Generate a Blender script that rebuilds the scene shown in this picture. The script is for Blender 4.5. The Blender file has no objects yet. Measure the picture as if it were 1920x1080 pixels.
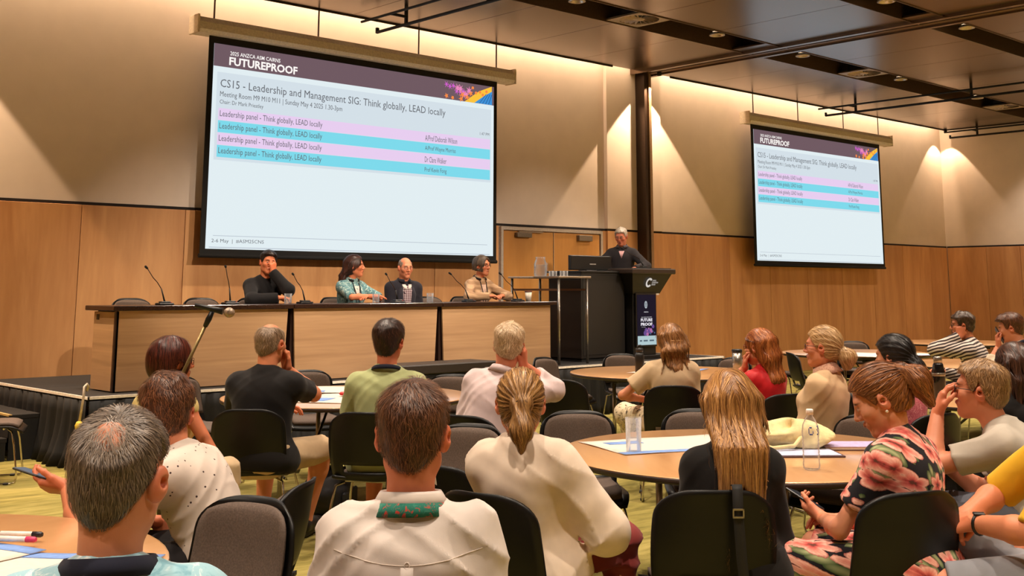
import bpy, math, random
import numpy as np
from mathutils import Vector, Matrix

scene = bpy.context.scene
COL = scene.collection
random.seed(7)
RNG = np.random.default_rng(7)
PI = math.pi

# ------------------------------------------------------------------ camera
CAM_H = 1.52
FWD = math.radians(46.86)          # direction the camera faces, from +x (along the front wall) towards +y (the wall)
cam_d = bpy.data.cameras.new('camera')
cam = bpy.data.objects.new('camera', cam_d)
COL.objects.link(cam)
cam.location = (0, 0, CAM_H)
cam.rotation_euler = (math.radians(90) + math.atan(355 / 2148.), 0, FWD - PI / 2)
cam_d.sensor_width = 36
cam_d.lens = 2148 * 36 / 1920.
cam_d.shift_x = -30 / 1920.
cam_d.shift_y = -353 / 1920.
cam_d.clip_start = 0.05
scene.camera = cam

# ------------------------------------------------------------------ world, exposure
w = bpy.data.worlds.new('world')
scene.world = w
w.use_nodes = True
w.node_tree.nodes['Background'].inputs[0].default_value = (0.9, 0.75, 0.6, 1)
w.node_tree.nodes['Background'].inputs[1].default_value = 0.02
vs = scene.view_settings
vs.view_transform = 'Standard'
vs.look = 'None'
vs.exposure = 0.0
vs.gamma = 1.0
vs.use_curve_mapping = False
scene.cycles.use_denoising = True
scene.cycles.max_bounces = 10
scene.cycles.diffuse_bounces = 7
scene.cycles.transparent_max_bounces = 16
scene.cycles.sample_clamp_indirect = 6

WARM = (1.0, 0.71, 0.46)
WARM2 = (1.0, 0.83, 0.66)
DOWN_W = 470.0      # each ceiling downlight
COVE_W = 13.5       # each metre-run of the wall-washing cove
WASH_W = 900.0      # three added spots that imitate cove light spilling at its gaps

WALL_Y, WALL_X = 12.66, 24.9
CEIL = 5.10
BACK_Y, LEFT_X = -5.0, -4.5
STAGE_Z = 0.6
ROWS = ((9.65, 10.31), (7.05, 7.51), (4.2, 4.66), (1.4, 1.86), (-1.4, -0.94))
DOWN_X = (-1.4, 1.5, 4.4, 7.3, 10.21, 13.11, 15.3, 18.33, 21.24, 23.9)


def lamp(name, kind, loc, power, color, aim=(0, 0, -1), **kw):
    d = bpy.data.lights.new(name, kind)
    d.energy = power
    d.color = color
    for k, v in kw.items():
        setattr(d, k, v)
    o = bpy.data.objects.new(name, d)
    COL.objects.link(o)
    o.location = loc
    o.rotation_euler = Vector(aim).to_track_quat('-Z', 'Y').to_euler()
    return o


for (ra, rb) in ROWS:                       # the downlights in the black ceiling slots
    for x in DOWN_X:
        lamp('downlight_lamp', 'SPOT', (x, (ra + rb) / 2, CEIL + 0.02), DOWN_W * (.55 if x > 14 and ra > 9 else 1.08), WARM2,
             spot_size=math.radians(98), spot_blend=0.7, shadow_soft_size=0.07)
# cove strips behind the ceiling edge, washing the front and the end wall
for x0, x1 in ((-4.0, 4.0), (4.0, 13.45), (13.5, 14.2), (14.52, 14.95), (14.95, 24.6)):
    lamp('cove_lamp', 'AREA', ((x0 + x1) / 2, 12.44, 5.47), COVE_W * (x1 - x0), WARM, aim=(0, 0.26, -0.96),
         shape='RECTANGLE', size=x1 - x0, size_y=0.05)
lamp('cove_lamp', 'AREA', (24.69, 4.0, 5.47), COVE_W * 16, WARM, aim=(0.26, 0, -0.96), shape='RECTANGLE', size=0.05, size_y=16.5)
for x, yy in ((2.8, 12.36), (14.43, 12.2), (24.6, 12.36)):  # added spots, standing in for cove light that reaches lower at gaps
    lamp('added_wash_lamp', 'SPOT', (x, yy, 5.03), WASH_W * (.11 if x > 20 else (.5 if x > 10 else 1.3)), WARM, aim=(0, .10, -1), spot_size=math.radians(84), spot_blend=0.10, shadow_soft_size=0.02)

# stage spots hung from the ceiling further back in the hall, aimed at the panel desk and the lectern
STAGE_SPOTS = ((5.0, 4.3, 6.6), (7.4, 4.3, 7.6), (9.8, 4.3, 9.6), (12.6, 4.3, 12.2))
for x, y, tx in STAGE_SPOTS:
    lamp('stage_spot_lamp', 'SPOT', (x, y, 4.72), 900, WARM2, aim=(tx - x, 11.0 - y, 1.55 - 4.72), spot_size=math.radians(34), spot_blend=0.6, shadow_soft_size=0.06)


# ------------------------------------------------------------------ materials
def lin(c):
    return tuple(((v / 255.) / 12.92 if v / 255. <= 0.04045 else ((v / 255. + 0.055) / 1.055) ** 2.4) for v in c[:3]) + (1,)


MATS = {}


class NT:
    def __init__(s, name):
        s.m = bpy.data.materials.new(name)
        s.m.use_nodes = True
        s.t = s.m.node_tree
        s.b = s.t.nodes['Principled BSDF']

    def n(s, typ, **kw):
        nd = s.t.nodes.new(typ)
        for k, v in kw.items():
            if k.startswith('i_'):
                nd.inputs[int(k[2:]) if k[2:].isdigit() else k[2:].replace('_', ' ')].default_value = v
            else:
                setattr(nd, k, v)
        return nd

    def l(s, a, b):
        s.t.links.new(a, b)

    def coord(s, scale=(1, 1, 1), rot=(0, 0, 0), kind='Object'):
        tc = s.n('ShaderNodeTexCoord')
        mp = s.n('ShaderNodeMapping')
        mp.inputs['Scale'].default_value = scale
        mp.inputs['Rotation'].default_value = rot
        s.l(tc.outputs[kind], mp.inputs['Vector'])
        return mp.outputs['Vector']

    def noise(s, vec, scale=5, detail=3, rough=0.55, dist=0.0):
        nd = s.n('ShaderNodeTexNoise')
        nd.inputs['Scale'].default_value = scale
        nd.inputs['Detail'].default_value = detail
        nd.inputs['Roughness'].default_value = rough
        nd.inputs['Distortion'].default_value = dist
        s.l(vec, nd.inputs['Vector'])
        return nd.outputs['Fac']

    def ramp(s, fac, stops, interp='LINEAR'):
        r = s.n('ShaderNodeValToRGB')
        r.color_ramp.interpolation = interp
        els = r.color_ramp.elements
        while len(els) < len(stops):
            els.new(0.5)
        for e, (p, c) in zip(els, stops):
            e.position = p
            e.color = lin(c) if len(c) == 3 else c
        s.l(fac, r.inputs['Fac'])
        return r.outputs['Color']

    def math(s, op, a, b=None, c=None):
        nd = s.n('ShaderNodeMath', operation=op)
        for i, v in enumerate((a, b, c)):
            if v is None:
                continue
            if isinstance(v, (int, float)):
                nd.inputs[i].default_value = v
            else:
                s.l(v, nd.inputs[i])
        return nd.outputs[0]

    def mix(s, fac, a, b, blend='MIX'):
        nd = s.n('ShaderNodeMix', data_type='RGBA', blend_type=blend)
        for i, v in ((0, fac), (6, a), (7, b)):
            if isinstance(v, (int, float)):
                nd.inputs[i].default_value = v
            elif isinstance(v, tuple):
                nd.inputs[i].default_value = v
            else:
                s.l(v, nd.inputs[i])
        return nd.outputs[2]

    def bump(s, h, strength=0.3, dist=0.01):
        nd = s.n('ShaderNodeBump')
        nd.inputs['Strength'].default_value = strength
        nd.inputs['Distance'].default_value = dist
        s.l(h, nd.inputs['Height'])
        s.l(nd.outputs['Normal'], s.b.inputs['Normal'])

    def set(s, color=None, rough=None, metal=None, spec=None, **kw):
        b = s.b.inputs
        if color is not None:
            if isinstance(color, tuple):
                b['Base Color'].default_value = lin(color) if len(color) == 3 else color
            else:
                s.l(color, b['Base Color'])
        if rough is not None:
            b['Roughness'].default_value = rough
        if metal is not None:
            b['Metallic'].default_value = metal
        if spec is not None:
            b['Specular IOR Level'].default_value = spec
        for k, v in kw.items():
            b[k.replace('_', ' ')].default_value = v
        return s.m


def plain(name, color, rough=0.6, metal=0.0, var=0.06, scale=40, bump=0.0, spec=0.5, **kw):
    """a plain procedural surface: one colour, slightly mottled"""
    if name in MATS:
        return MATS[name]
    t = NT(name)
    v = t.coord()
    f = t.noise(v, scale, 3)
    c1 = tuple(max(0, c * (1 - var)) for c in color)
    c2 = tuple(min(255, c * (1 + var)) for c in color)
    t.set(t.ramp(f, [(0.3, c1), (0.7, c2)]), rough, metal, spec, **kw)
    if bump:
        t.bump(f, bump, 0.004)
    MATS[name] = t.m
    return t.m


def emis(name, color, strength=1.0):
    if name in MATS:
        return MATS[name]
    t = NT(name)
    t.set((0, 0, 0), 0.8, spec=0.1)
    t.b.inputs['Emission Color'].default_value = lin(color)
    t.b.inputs['Emission Strength'].default_value = strength
    MATS[name] = t.m
    return t.m


def wood(name, dark, light, axis=2, grain=3.0, stretch=14.0, rough=0.45, coat=0.0, fine=0.5, per_object=0.0):
    """timber: grain stretched along an axis"""
    if name in MATS:
        return MATS[name]
    t = NT(name)
    sc = [grain * stretch] * 3
    sc[axis] = grain
    v = t.coord(tuple(sc))
    if per_object:
        oi = t.n('ShaderNodeObjectInfo')
        add = t.n('ShaderNodeVectorMath', operation='MULTIPLY_ADD')
        cmb = t.n('ShaderNodeCombineXYZ')
        for i in range(3):
            t.l(oi.outputs['Random'], cmb.inputs[i])
        t.l(cmb.outputs[0], add.inputs[0])
        add.inputs[1].default_value = (37, 53, 71)
        t.l(v, add.inputs[2])
        v = add.outputs[0]
    f = t.noise(v, 0.35, 4, 0.6, 0.6)
    g = t.noise(v, 2.2, 3, 0.6, 0.2)
    f2 = t.math('ADD', t.math('MULTIPLY', f, 1 - fine * 0.5), t.math('MULTIPLY', g, fine * 0.5))
    c = t.ramp(f2, [(0.3, dark), (0.7, light)])
    if per_object:
        hsv = t.n('ShaderNodeHueSaturation')
        t.l(c, hsv.inputs['Color'])
        t.l(t.math('MULTIPLY_ADD', oi.outputs['Random'], per_object, 1 - per_object / 2), hsv.inputs['Value'])
        c = hsv.outputs['Color']
    t.set(c, rough)
    t.b.inputs['Coat Weight'].default_value = coat
    t.b.inputs['Coat Roughness'].default_value = 0.15
    t.bump(g, 0.05, 0.002)
    MATS[name] = t.m
    return t.m


def glass(name='clear_glass', tint=(1, 1, 1, 1), rough=0.02):
    """thin clear glass or plastic: see-through, with brighter reflecting rims"""
    if name in MATS:
        return MATS[name]
    t = NT(name)
    tr = t.n('ShaderNodeBsdfTransparent')
    tr.inputs[0].default_value = tint
    gl = t.n('ShaderNodeBsdfGlossy')
    gl.inputs['Roughness'].default_value = rough
    lw = t.n('ShaderNodeLayerWeight')
    lw.inputs['Blend'].default_value = 0.15
    mx = t.n('ShaderNodeMixShader')
    t.l(t.math('MULTIPLY', lw.outputs['Fresnel'], .8), mx.inputs[0])
    t.l(tr.outputs[0], mx.inputs[1])
    t.l(gl.outputs[0], mx.inputs[2])
    df = t.n('ShaderNodeBsdfTranslucent')
    df.inputs[0].default_value = (.9, .9, .92, 1)
    mx2 = t.n('ShaderNodeMixShader')
    t.l(t.math('MULTIPLY_ADD', lw.outputs['Facing'], .40, .05), mx2.inputs[0])
    t.l(mx.outputs[0], mx2.inputs[1])
    t.l(df.outputs[0], mx2.inputs[2])
    t.l(mx2.outputs[0], t.t.nodes['Material Output'].inputs['Surface'])
    MATS[name] = t.m
    return t.m


# ------------------------------------------------------------------ mesh helpers
class MB:
    """collects verts and faces, then links them as one mesh object"""

    def __init__(s):
        s.v, s.f, s.sm = [], [], []

    def add(s, verts, faces, smooth=False):
        o = len(s.v)
        s.v += [tuple(map(float, p)) for p in verts]
        s.f += [tuple(int(i) + o for i in f) for f in faces]
        s.sm += [smooth] * len(faces)
        return s

    def box(s, x0, x1, y0, y1, z0, z1, b=0.0):
        if b <= 0:
            vs_ = [(x, y, z) for z in (z0, z1) for y in (y0, y1) for x in (x0, x1)]
            return s.add(vs_, [(0, 2, 3, 1), (4, 5, 7, 6), (0, 1, 5, 4), (2, 6, 7, 3), (0, 4, 6, 2), (1, 3, 7, 5)])
        c = np.array([(x0 + x1) / 2, (y0 + y1) / 2, (z0 + z1) / 2])
        h = np.array([(x1 - x0) / 2, (y1 - y0) / 2, (z1 - z0) / 2])
        b = min(b, *(h * 0.98))
        vs_, idx = [], {}
        for sx in (-1, 1):
            for sy in (-1, 1):
                for sz in (-1, 1):
                    for ax in range(3):
                        p = np.array([sx, sy, sz]) * (h - b)
                        p[ax] = (sx, sy, sz)[ax] * h[ax]
                        idx[(sx, sy, sz, ax)] = len(vs_)
                        vs_.append(c + p)
        fs = []
        for ax in range(3):
            o1, o2 = (ax + 1) % 3, (ax + 2) % 3
            for sg in (-1, 1):
                q = []
                for a, b2 in ((-1, -1), (1, -1), (1, 1), (-1, 1)):
                    k = [0, 0, 0]
                    k[ax], k[o1], k[o2] = sg, a, b2
                    q.append(idx[(*k, ax)])
                fs.append(tuple(q) if sg > 0 else tuple(q[::-1]))
            for a in (-1, 1):
                for b2 in (-1, 1):
                    k0, k1 = [0] * 3, [0] * 3
                    k0[ax], k0[o1], k0[o2] = -1, a, b2
                    k1[ax], k1[o1], k1[o2] = 1, a, b2
                    q = (idx[(*k0, o1)], idx[(*k1, o1)], idx[(*k1, o2)], idx[(*k0, o2)])
                    fs.append(q if a * b2 > 0 else q[::-1])
        for sx in (-1, 1):
            for sy in (-1, 1):
                for sz in (-1, 1):
                    q = tuple(idx[(sx, sy, sz, a)] for a in range(3))
                    fs.append(q if sx * sy * sz > 0 else q[::-1])
        return s.add(vs_, fs)

    def tube(s, pts, r, n=8, cap=True, smooth=True):
        pts = [np.array(p, float) for p in pts]
        rs = list(r) if hasattr(r, '__len__') else [r] * len(pts)
        vs_, fs = [], []
        up = None
        for i, p in enumerate(pts):
            d = pts[min(i + 1, len(pts) - 1)] - pts[max(i - 1, 0)]
            d = d / (np.linalg.norm(d) + 1e-12)
            if up is None:
                a = np.array([0, 0, 1.]) if abs(d[2]) < 0.9 else np.array([1., 0, 0])
                up = np.cross(d, a)
            up = up - d * (up @ d)
            up /= np.linalg.norm(up) + 1e-12
            sd = np.cross(d, up)
            for k in range(n):
                t = 2 * PI * k / n
                vs_.append(p + rs[i] * (math.cos(t) * up + math.sin(t) * sd))
        for i in range(len(pts) - 1):
            for k in range(n):
                a, b = i * n + k, i * n + (k + 1) % n
                fs.append((a, b, b + n, a + n))
        s.add(vs_, fs, smooth)
        if cap:
            o = len(s.v) - len(vs_)
            s.f += [tuple(o + k for k in range(n))[::-1], tuple(o + (len(pts) - 1) * n + k for k in range(n))]
            s.sm += [False, False]
        return s

    def lathe(s, prof, n=24, c=(0, 0, 0), smooth=True):
        vs_, fs = [], []
        for r, z in prof:
            for k in range(n):
                t = 2 * PI * k / n
                vs_.append((c[0] + r * math.cos(t), c[1] + r * math.sin(t), c[2] + z))
        for i in range(len(prof) - 1):
            for k in range(n):
                a, b = i * n + k, i * n + (k + 1) % n
                fs.append((a, b, b + n, a + n))
        s.add(vs_, fs, smooth)
        o = len(s.v) - len(vs_)
        if prof[0][0] > 1e-6:
            s.f.append(tuple(o + k for k in range(n))[::-1]); s.sm.append(False)
        if prof[-1][0] > 1e-6:
            s.f.append(tuple(o + (len(prof) - 1) * n + k for k in range(n))); s.sm.append(False)
        return s

    def plate(s, A, B, mask=None, smooth=True):
        """closed sheet between two grids of points A (front) and B (rear)"""
        nu, nv = A.shape[:2]
        if mask is None:
            mask = np.ones((nu - 1, nv - 1), bool)
        N = nu * nv
        vs_ = np.concatenate([A.reshape(-1, 3), B.reshape(-1, 3)])
        ix = lambda i, j: i * nv + j
        fs = []
        for i in range(nu - 1):
            for j in range(nv - 1):
                if not mask[i, j]:
                    continue
                q = (ix(i, j), ix(i + 1, j), ix(i + 1, j + 1), ix(i, j + 1))
                fs.append(q)
                fs.append(tuple(k + N for k in q[::-1]))
                for (di, dj, a, b) in ((-1, 0, q[3], q[0]), (1, 0, q[1], q[2]), (0, -1, q[0], q[1]), (0, 1, q[2], q[3])):
                    ii, jj = i + di, j + dj
                    if ii < 0 or jj < 0 or ii >= nu - 1 or jj >= nv - 1 or not mask[ii, jj]:
                        fs.append((b, a, a + N, b + N))
        return s.add(vs_, fs, smooth)

    def xf(s, fn):
        s.v = [tuple(fn(p)) for p in s.v]
        return s

    def mesh(s, name, mat):
        me = bpy.data.meshes.new(name)
        me.from_pydata(s.v, [], s.f)
        if s.sm:
            me.polygons.foreach_set('use_smooth', s.sm)
        if mat is not None:
            me.materials.append(mat)
        me.update()
        return me

    def build(s, name, mat, parent=None, loc=None, rz=None):
        return link(name, s.mesh(name, mat), parent, loc, rz)


def link(name, me, parent=None, loc=None, rz=None):
    o = bpy.data.objects.new(name, me)
    COL.objects.link(o)
    if parent is not None:
        o.parent = parent
    if loc is not None:
        o.location = loc
    if rz is not None:
        o.rotation_euler = (0, 0, rz)
    return o


def tag(o, label=None, cat=None, group=None, kind=None):
    for k, v in (('label', label), ('category', cat), ('group', group), ('kind', kind)):
        if v:
            o[k] = v
    return o


def empty(name, label, cat, loc=(0, 0, 0), rz=0.0, group=None):
    o = link(name, None, None, loc, rz)
    o.empty_display_size = 0.1
    return tag(o, label, cat, group)


def copy_tree(o, parent=None):
    c = o.copy()
    COL.objects.link(c)
    c.parent = parent
    for ch in list(o.children):
        copy_tree(ch, c)
    return c


def struct(name, mb, mat):
    return tag(mb.build(name, mat), kind='structure')


def text_mesh(body, width, height, bold=0.0, depth=0.0):
    """flat lettering as mesh verts in x (reading direction) and z, scaled to width x height, lower left at the origin"""
    cu = bpy.data.curves.new('lettering', 'FONT')
    cu.body = body
    cu.offset = bold
    cu.resolution_u = 2
    o = bpy.data.objects.new('lettering', cu)
    COL.objects.link(o)
    dg = bpy.context.evaluated_depsgraph_get()
    me = bpy.data.meshes.new_from_object(o.evaluated_get(dg))
    n = len(me.vertices)
    a = np.empty(n * 3)
    me.vertices.foreach_get('co', a)
    a = a.reshape(-1, 3)
    fs = [tuple(p.vertices) for p in me.polygons]
    bpy.data.objects.remove(o)
    bpy.data.curves.remove(cu)
    bpy.data.meshes.remove(me)
    lo, hi = a.min(0), a.max(0)
    x = (a[:, 0] - lo[0]) / (hi[0] - lo[0]) * width
    z = (a[:, 1] - lo[1]) / (hi[1] - lo[1]) * height if height else (a[:, 1] - lo[1]) / (hi[0] - lo[0]) * width
    return np.stack([x, np.zeros(n), z], 1), fs


def hd(deg):
    """a heading given in degrees to the left of the camera's own direction, as an angle from +x"""
    return FWD + math.radians(deg)


# ================================================================== the room
M_PLASTER = plain('plaster_warm_white', (226, 209, 194), 0.8, var=0.015, scale=3)
M_TIMBER = wood('timber_panel', (188, 130, 80), (224, 168, 112), axis=2, grain=1.2, stretch=7, rough=0.42, fine=0.35, per_object=0.10)
M_DOOR = wood('door_veneer', (190, 128, 62), (216, 156, 86), axis=2, grain=1.2, stretch=7, rough=0.4, fine=0.35)
M_GAP = plain('shadow_gap_black', (22, 14, 12), 0.8)
M_BLACK = plain('satin_black', (17, 15, 14), 0.45)
M_MATT = plain('matt_black', (12, 11, 10), 0.85)
M_STEEL = plain('brushed_steel', (168, 160, 150), 0.3, 0.9)
M_CHROME = plain('chrome_rod', (200, 195, 188), 0.12, 1.0, var=0.02)
M_ALU = plain('aluminium_edge', (205, 198, 190), 0.4, 0.6)
M_WHITE = plain('white_enamel', (226, 218, 206), 0.5)


def carpet():
    t = NT('olive_carpet')
    v = t.coord((1, 1, 1))
    warp = t.noise(t.coord((0.55, 2.6, 1), (0, 0, 0.75)), 1.6, 4, 0.6, 0.8)
    fine = t.noise(v, 240, 2)
    big = t.noise(t.coord((1.5, 6, 1), (0, 0, 0.75)), 3.0, 3, 0.6, 0.5)
    f = t.math('ADD', t.math('MULTIPLY', warp, 0.6), t.math('ADD', t.math('MULTIPLY', big, 0.3), t.math('MULTIPLY', fine, 0.12)))
    t.set(t.ramp(f, [(0.36, (98, 90, 46)), (0.5, (142, 130, 70)), (0.64, (172, 156, 92))]), 0.95, spec=0.1)
    t.bump(fine, 0.5, 0.004)
    return t.m


M_CARPET = carpet()


def ceiling_metal():
    t = NT('satin_bronze_panel')
    v = t.coord((1, 40, 1))
    f = t.noise(v, 14, 3)
    t.set(t.ramp(f, [(0.35, (104, 86, 70)), (0.65, (114, 95, 78))]), 0.27, 0.85)
    t.bump(f, 0.02, 0.001)
    return t.m


M_CEIL = ceiling_metal()

struct('floor', MB().box(LEFT_X - .2, WALL_X + .2, BACK_Y - .2, WALL_Y + .2, -0.1, 0), M_CARPET)
wf = struct('wall_front', MB().box(LEFT_X - .2, WALL_X + .2, WALL_Y, WALL_Y + .2, 0, 5.6), M_PLASTER)
we = struct('wall_right', MB().box(WALL_X, WALL_X + .2, BACK_Y - .2, WALL_Y, 0, 5.6), M_PLASTER)
wl = struct('wall_left', MB().box(LEFT_X - .2, LEFT_X, BACK_Y - .2, WALL_Y, 0, 5.6), M_PLASTER)
wb = struct('wall_back', MB().box(LEFT_X, WALL_X, BACK_Y - .2, BACK_Y, 0, 5.6), M_PLASTER)
ceil = struct('ceiling', MB().box(LEFT_X - .2, WALL_X + .2, BACK_Y - .2, WALL_Y + .2, 5.55, 5.7), M_GAP)
WAINS = 2.44


def panels(parent, edges, fn, z0=0.0, z1=WAINS, mat=M_TIMBER):
    for a, b in zip(edges[:-1], edges[1:]):
        x0, x1, y0, y1 = fn(a + 0.004, b - 0.004)
        MB().box(x0, x1, y0, y1, z0, z1, 0.002).build('panel', mat, parent)


front = lambda a, b: (a, b, WALL_Y - 0.03, WALL_Y)
panels(wf, [5.08 - 1.24 * k for k in range(7, 0, -1)] + [5.08, 6.31, 7.55, 8.8, 10.06, 11.25], front)
panels(wf, [13.47, 13.55], front)
panels(wf, [14.9, 15.57, 16.79, 18.0, 19.24, 20.46, 21.66, 22.88, 24.08, 24.87], front)
panels(we, [-4.9 + 1.22 * k for k in range(14)] + [11.72, 12.62], lambda a, b: (WALL_X - 0.03, WALL_X, a, b))
panels(wl, [-4.9 + 1.25 * k for k in range(15)], lambda a, b: (LEFT_X, LEFT_X + 0.03, a, b))
panels(wb, [-4.4 + 1.22 * k for k in range(25)], lambda a, b: (a, b, BACK_Y, BACK_Y + 0.03))
MB().box(LEFT_X, 13.55, WALL_Y - 0.012, WALL_Y, WAINS, WAINS + 0.035).build('shadow_line', M_GAP, wf)
MB().box(14.9, WALL_X, WALL_Y - 0.012, WALL_Y, WAINS, WAINS + 0.035).build('shadow_line', M_GAP, wf)
MB().box(WALL_X - 0.012, WALL_X, BACK_Y, WALL_Y - .03, WAINS, WAINS + 0.035).build('shadow_line', M_GAP, we)
# the plaster pier with the dark steel jamb of the folding wall
pier = MB().box(13.55, 14.27, 12.59, WALL_Y, WAINS + .035, 5.5, 0.004).box(14.5, 14.9, 12.59, WALL_Y, WAINS + .035, 5.5, 0.004)
pier = struct('trim_1', pier, M_PLASTER)
MB().box(13.552, 14.268, 12.59, WALL_Y, 0, WAINS, 0.002).build('panel', M_TIMBER, pier)
MB().box(14.502, 14.898, 12.59, WALL_Y, 0, WAINS, 0.002).build('panel', M_TIMBER, pier)
MB().box(13.55, 14.9, 12.605, WALL_Y, WAINS, WAINS + .035).build('shadow_line', M_GAP, pier)
jamb = struct('trim_2', MB().box(14.275, 14.335, 12.40, WALL_Y, 0, CEIL).box(14.335, 14.39, 12.46, WALL_Y, 0, CEIL), plain('dark_bronze_metal', (62, 48, 38), 0.35, 0.6))
MB().box(14.39, 14.45, 12.40, WALL_Y, 0, CEIL).box(14.45, 14.495, 12.44, WALL_Y, 0, CEIL).build('jamb_edge', plain('jamb_light_metal', (150, 122, 92), 0.35, 0.5), jamb)

# ceiling panels between the black slots
edges_y = [12.40]
for ra, rb in ROWS:
    edges_y += [rb, ra]
edges_y += [BACK_Y]
mesh_cache = {}
for i in range(0, len(edges_y), 2):
    y1, y0 = edges_y[i], edges_y[i + 1]
    for bx0, bx1, n in ((LEFT_X, 14.14, 13), (14.60, 24.66, 8)):
        st = (bx1 - bx0) / n
        for k in range(n):
            key = (round(st, 4), i)
            if key not in mesh_cache:
                mesh_cache[key] = MB().box(0.003, st - 0.003, y0, y1, CEIL, CEIL + 0.03, 0.003).mesh('ceiling_panel', M_CEIL)
            link('ceiling_panel', mesh_cache[key], ceil, (bx0 + k * st, 0, 0))
# slots end short of the beam: infill panels beside it
for ra, rb in ROWS:
    MB().box(13.9, 14.137, ra + .003, rb - .003, CEIL, CEIL + 0.03, 0.003).build('ceiling_panel', M_CEIL, ceil)
    MB().box(14.603, 14.66, ra + .003, rb - .003, CEIL, CEIL + 0.03, 0.003).build('ceiling_panel', M_CEIL, ceil)
    MB().box(LEFT_X, WALL_X, ra, rb, CEIL + 0.32, CEIL + 0.34).build('slot_lining', M_MATT, ceil)
    for yy in (ra, rb):
        MB().box(LEFT_X, WALL_X, yy - .006, yy + .006, CEIL - 0.012, CEIL + 0.33).build('slot_edge', plain('slot_edge_metal', (96, 76, 58), 0.4, 0.6), ceil)
MB().box(LEFT_X, 13.5, 12.39, 12.41, CEIL - 0.02, CEIL + 0.10).build('cove_edge', M_GAP, ceil)
MB().box(14.95, 24.66, 12.39, 12.41, CEIL - 0.02, CEIL + 0.10).build('cove_edge', M_GAP, ceil)
MB().box(24.65, 24.67, BACK_Y, 12.4, CEIL - 0.02, CEIL + 0.10).build('cove_edge', M_GAP, ceil)
# the track beam of the folding wall
bm = MB().box(14.14, 14.22, BACK_Y, 12.62, CEIL - 0.04, CEIL + 0.2).box(14.52, 14.60, BACK_Y, 12.62, CEIL - 0.04, CEIL + 0.2)
beam = struct('trim_3', bm, M_CEIL)
MB().box(14.22, 14.34, BACK_Y, 12.62, CEIL - 0.01, CEIL + 0.2).box(14.40, 14.52, BACK_Y, 12.62, CEIL - 0.01, CEIL + 0.2).build('track', plain('track_bronze', (120, 96, 76), 0.4, 0.6), beam)
MB().box(14.34, 14.40, BACK_Y, 12.62, CEIL + 0.06, CEIL + 0.2).build('track_groove', M_GAP, beam)

# downlights
M_LENS = emis('downlight_lens', (255, 226, 190), 5.0)
ring = MB().lathe([(0.105, 0.03), (0.115, 0.0), (0.098, -0.006), (0.082, 0.0), (0.062, 0.055)], 20).mesh('ring', plain('downlight_ring', (190, 176, 160), 0.3, 0.7))
lens = MB().lathe([(0.0, 0.052), (0.064, 0.054)], 16).mesh('lens', M_LENS)
can = MB().lathe([(0.07, 0.056), (0.075, 0.25), (0.0, 0.25)], 12).mesh('housing', M_MATT)
arm_ = MB().box(0.10, 0.115, -.01, .01, 0.0, 0.30).mesh('bracket', M_MATT)
NEAR = {(10.21, 0): 'beside the swirl vent over the stage lectern side', (13.11, 0): 'at the stage slot end by the track beam', (15.3, 0): 'first in the stage-side slot beyond the track beam',
        (18.33, 0): 'between the two vents before the far screen', (21.24, 0): 'beside the vent close to the end wall corner', (13.11, 1): 'at the second slot end by the track beam', (15.3, 1): 'first in the second slot beyond the track beam'}
for r, (ra, rb) in enumerate(ROWS):
    for x in DOWN_X:
        lb = 'round silver downlight ' + NEAR.get((x, r), 'in a black ceiling slot over the hall')
        o = empty('downlight', lb, 'light', (x, (ra + rb) / 2, CEIL + 0.05), 0, 'downlights in the ceiling slots')
        for nm, me in (('ring', ring), ('lens', lens), ('housing', can), ('bracket', arm_)):
            link(nm, me, o)


def vent(x, y, label):
    o = empty('ceiling_vent', label, 'vent', (x, y, CEIL + 0.005))
    A = MB()
    nseg, R0, H = 32, 0.27, 0.318
    vs_, fs = [], []
    for k in range(nseg):
        t = 2 * PI * k / nseg
        c, s_ = math.cos(t), math.sin(t)
        m = H / max(abs(c), abs(s_))
        vs_ += [(R0 * c, R0 * s_, 0), (m * c, m * s_, 0), (R0 * c, R0 * s_, 0.02), (m * c, m * s_, 0.02)]
    for k in range(nseg):
        a, b = 4 * k, 4 * ((k + 1) % nseg)
        fs += [(a, a + 1, b + 1, b), (a + 2, b + 2, b + 3, a + 3), (a, b, b + 2, a + 2)]
    A.add(vs_, fs).build('face_plate', plain('vent_grey', (158, 140, 122), 0.5), o)
    B = MB()
    blade = None
    for k in range(20):
        t = 2 * PI * k / 20
        c, s_ = math.cos(t), math.sin(t)
        if blade is None:
            q = [(0.08, -.008, 0.0), (R0, -.012, 0.0), (R0, .012, 0.03), (0.08, .006, 0.03)]
            q2 = [(a, b + .003, z) for a, b, z in q]
            blade = MB().add(q + q2, [(0, 1, 2, 3), (7, 6, 5, 4), (0, 4, 5, 1), (1, 5, 6, 2), (2, 6, 7, 3), (3, 7, 4, 0)]).mesh('blade', plain('vent_blade', (186, 166, 146), 0.5))
        link('blade', blade, o, rz=t)
    MB().lathe([(0.0, -.006), (0.06, -.004), (0.085, 0.012), (0.08, .03)], 20).build('hub', plain('vent_hub', (176, 156, 136), 0.5), o)
    MB().lathe([(0.27, 0.02), (0.25, 0.2), (0.0, 0.2)], 20).build('duct', M_MATT, o)


vent(11.41, 9.98, 'round swirl ceiling vent in the black slot over the stage lectern side')
vent(17.12, 9.98, 'round swirl ceiling vent in the slot before the smaller-looking far screen')
vent(22.4, 9.98, 'round swirl ceiling vent in the slot close to the end wall corner')
vent(5.6, 9.98, 'round swirl ceiling vent in the slot over the long desk')


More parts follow.
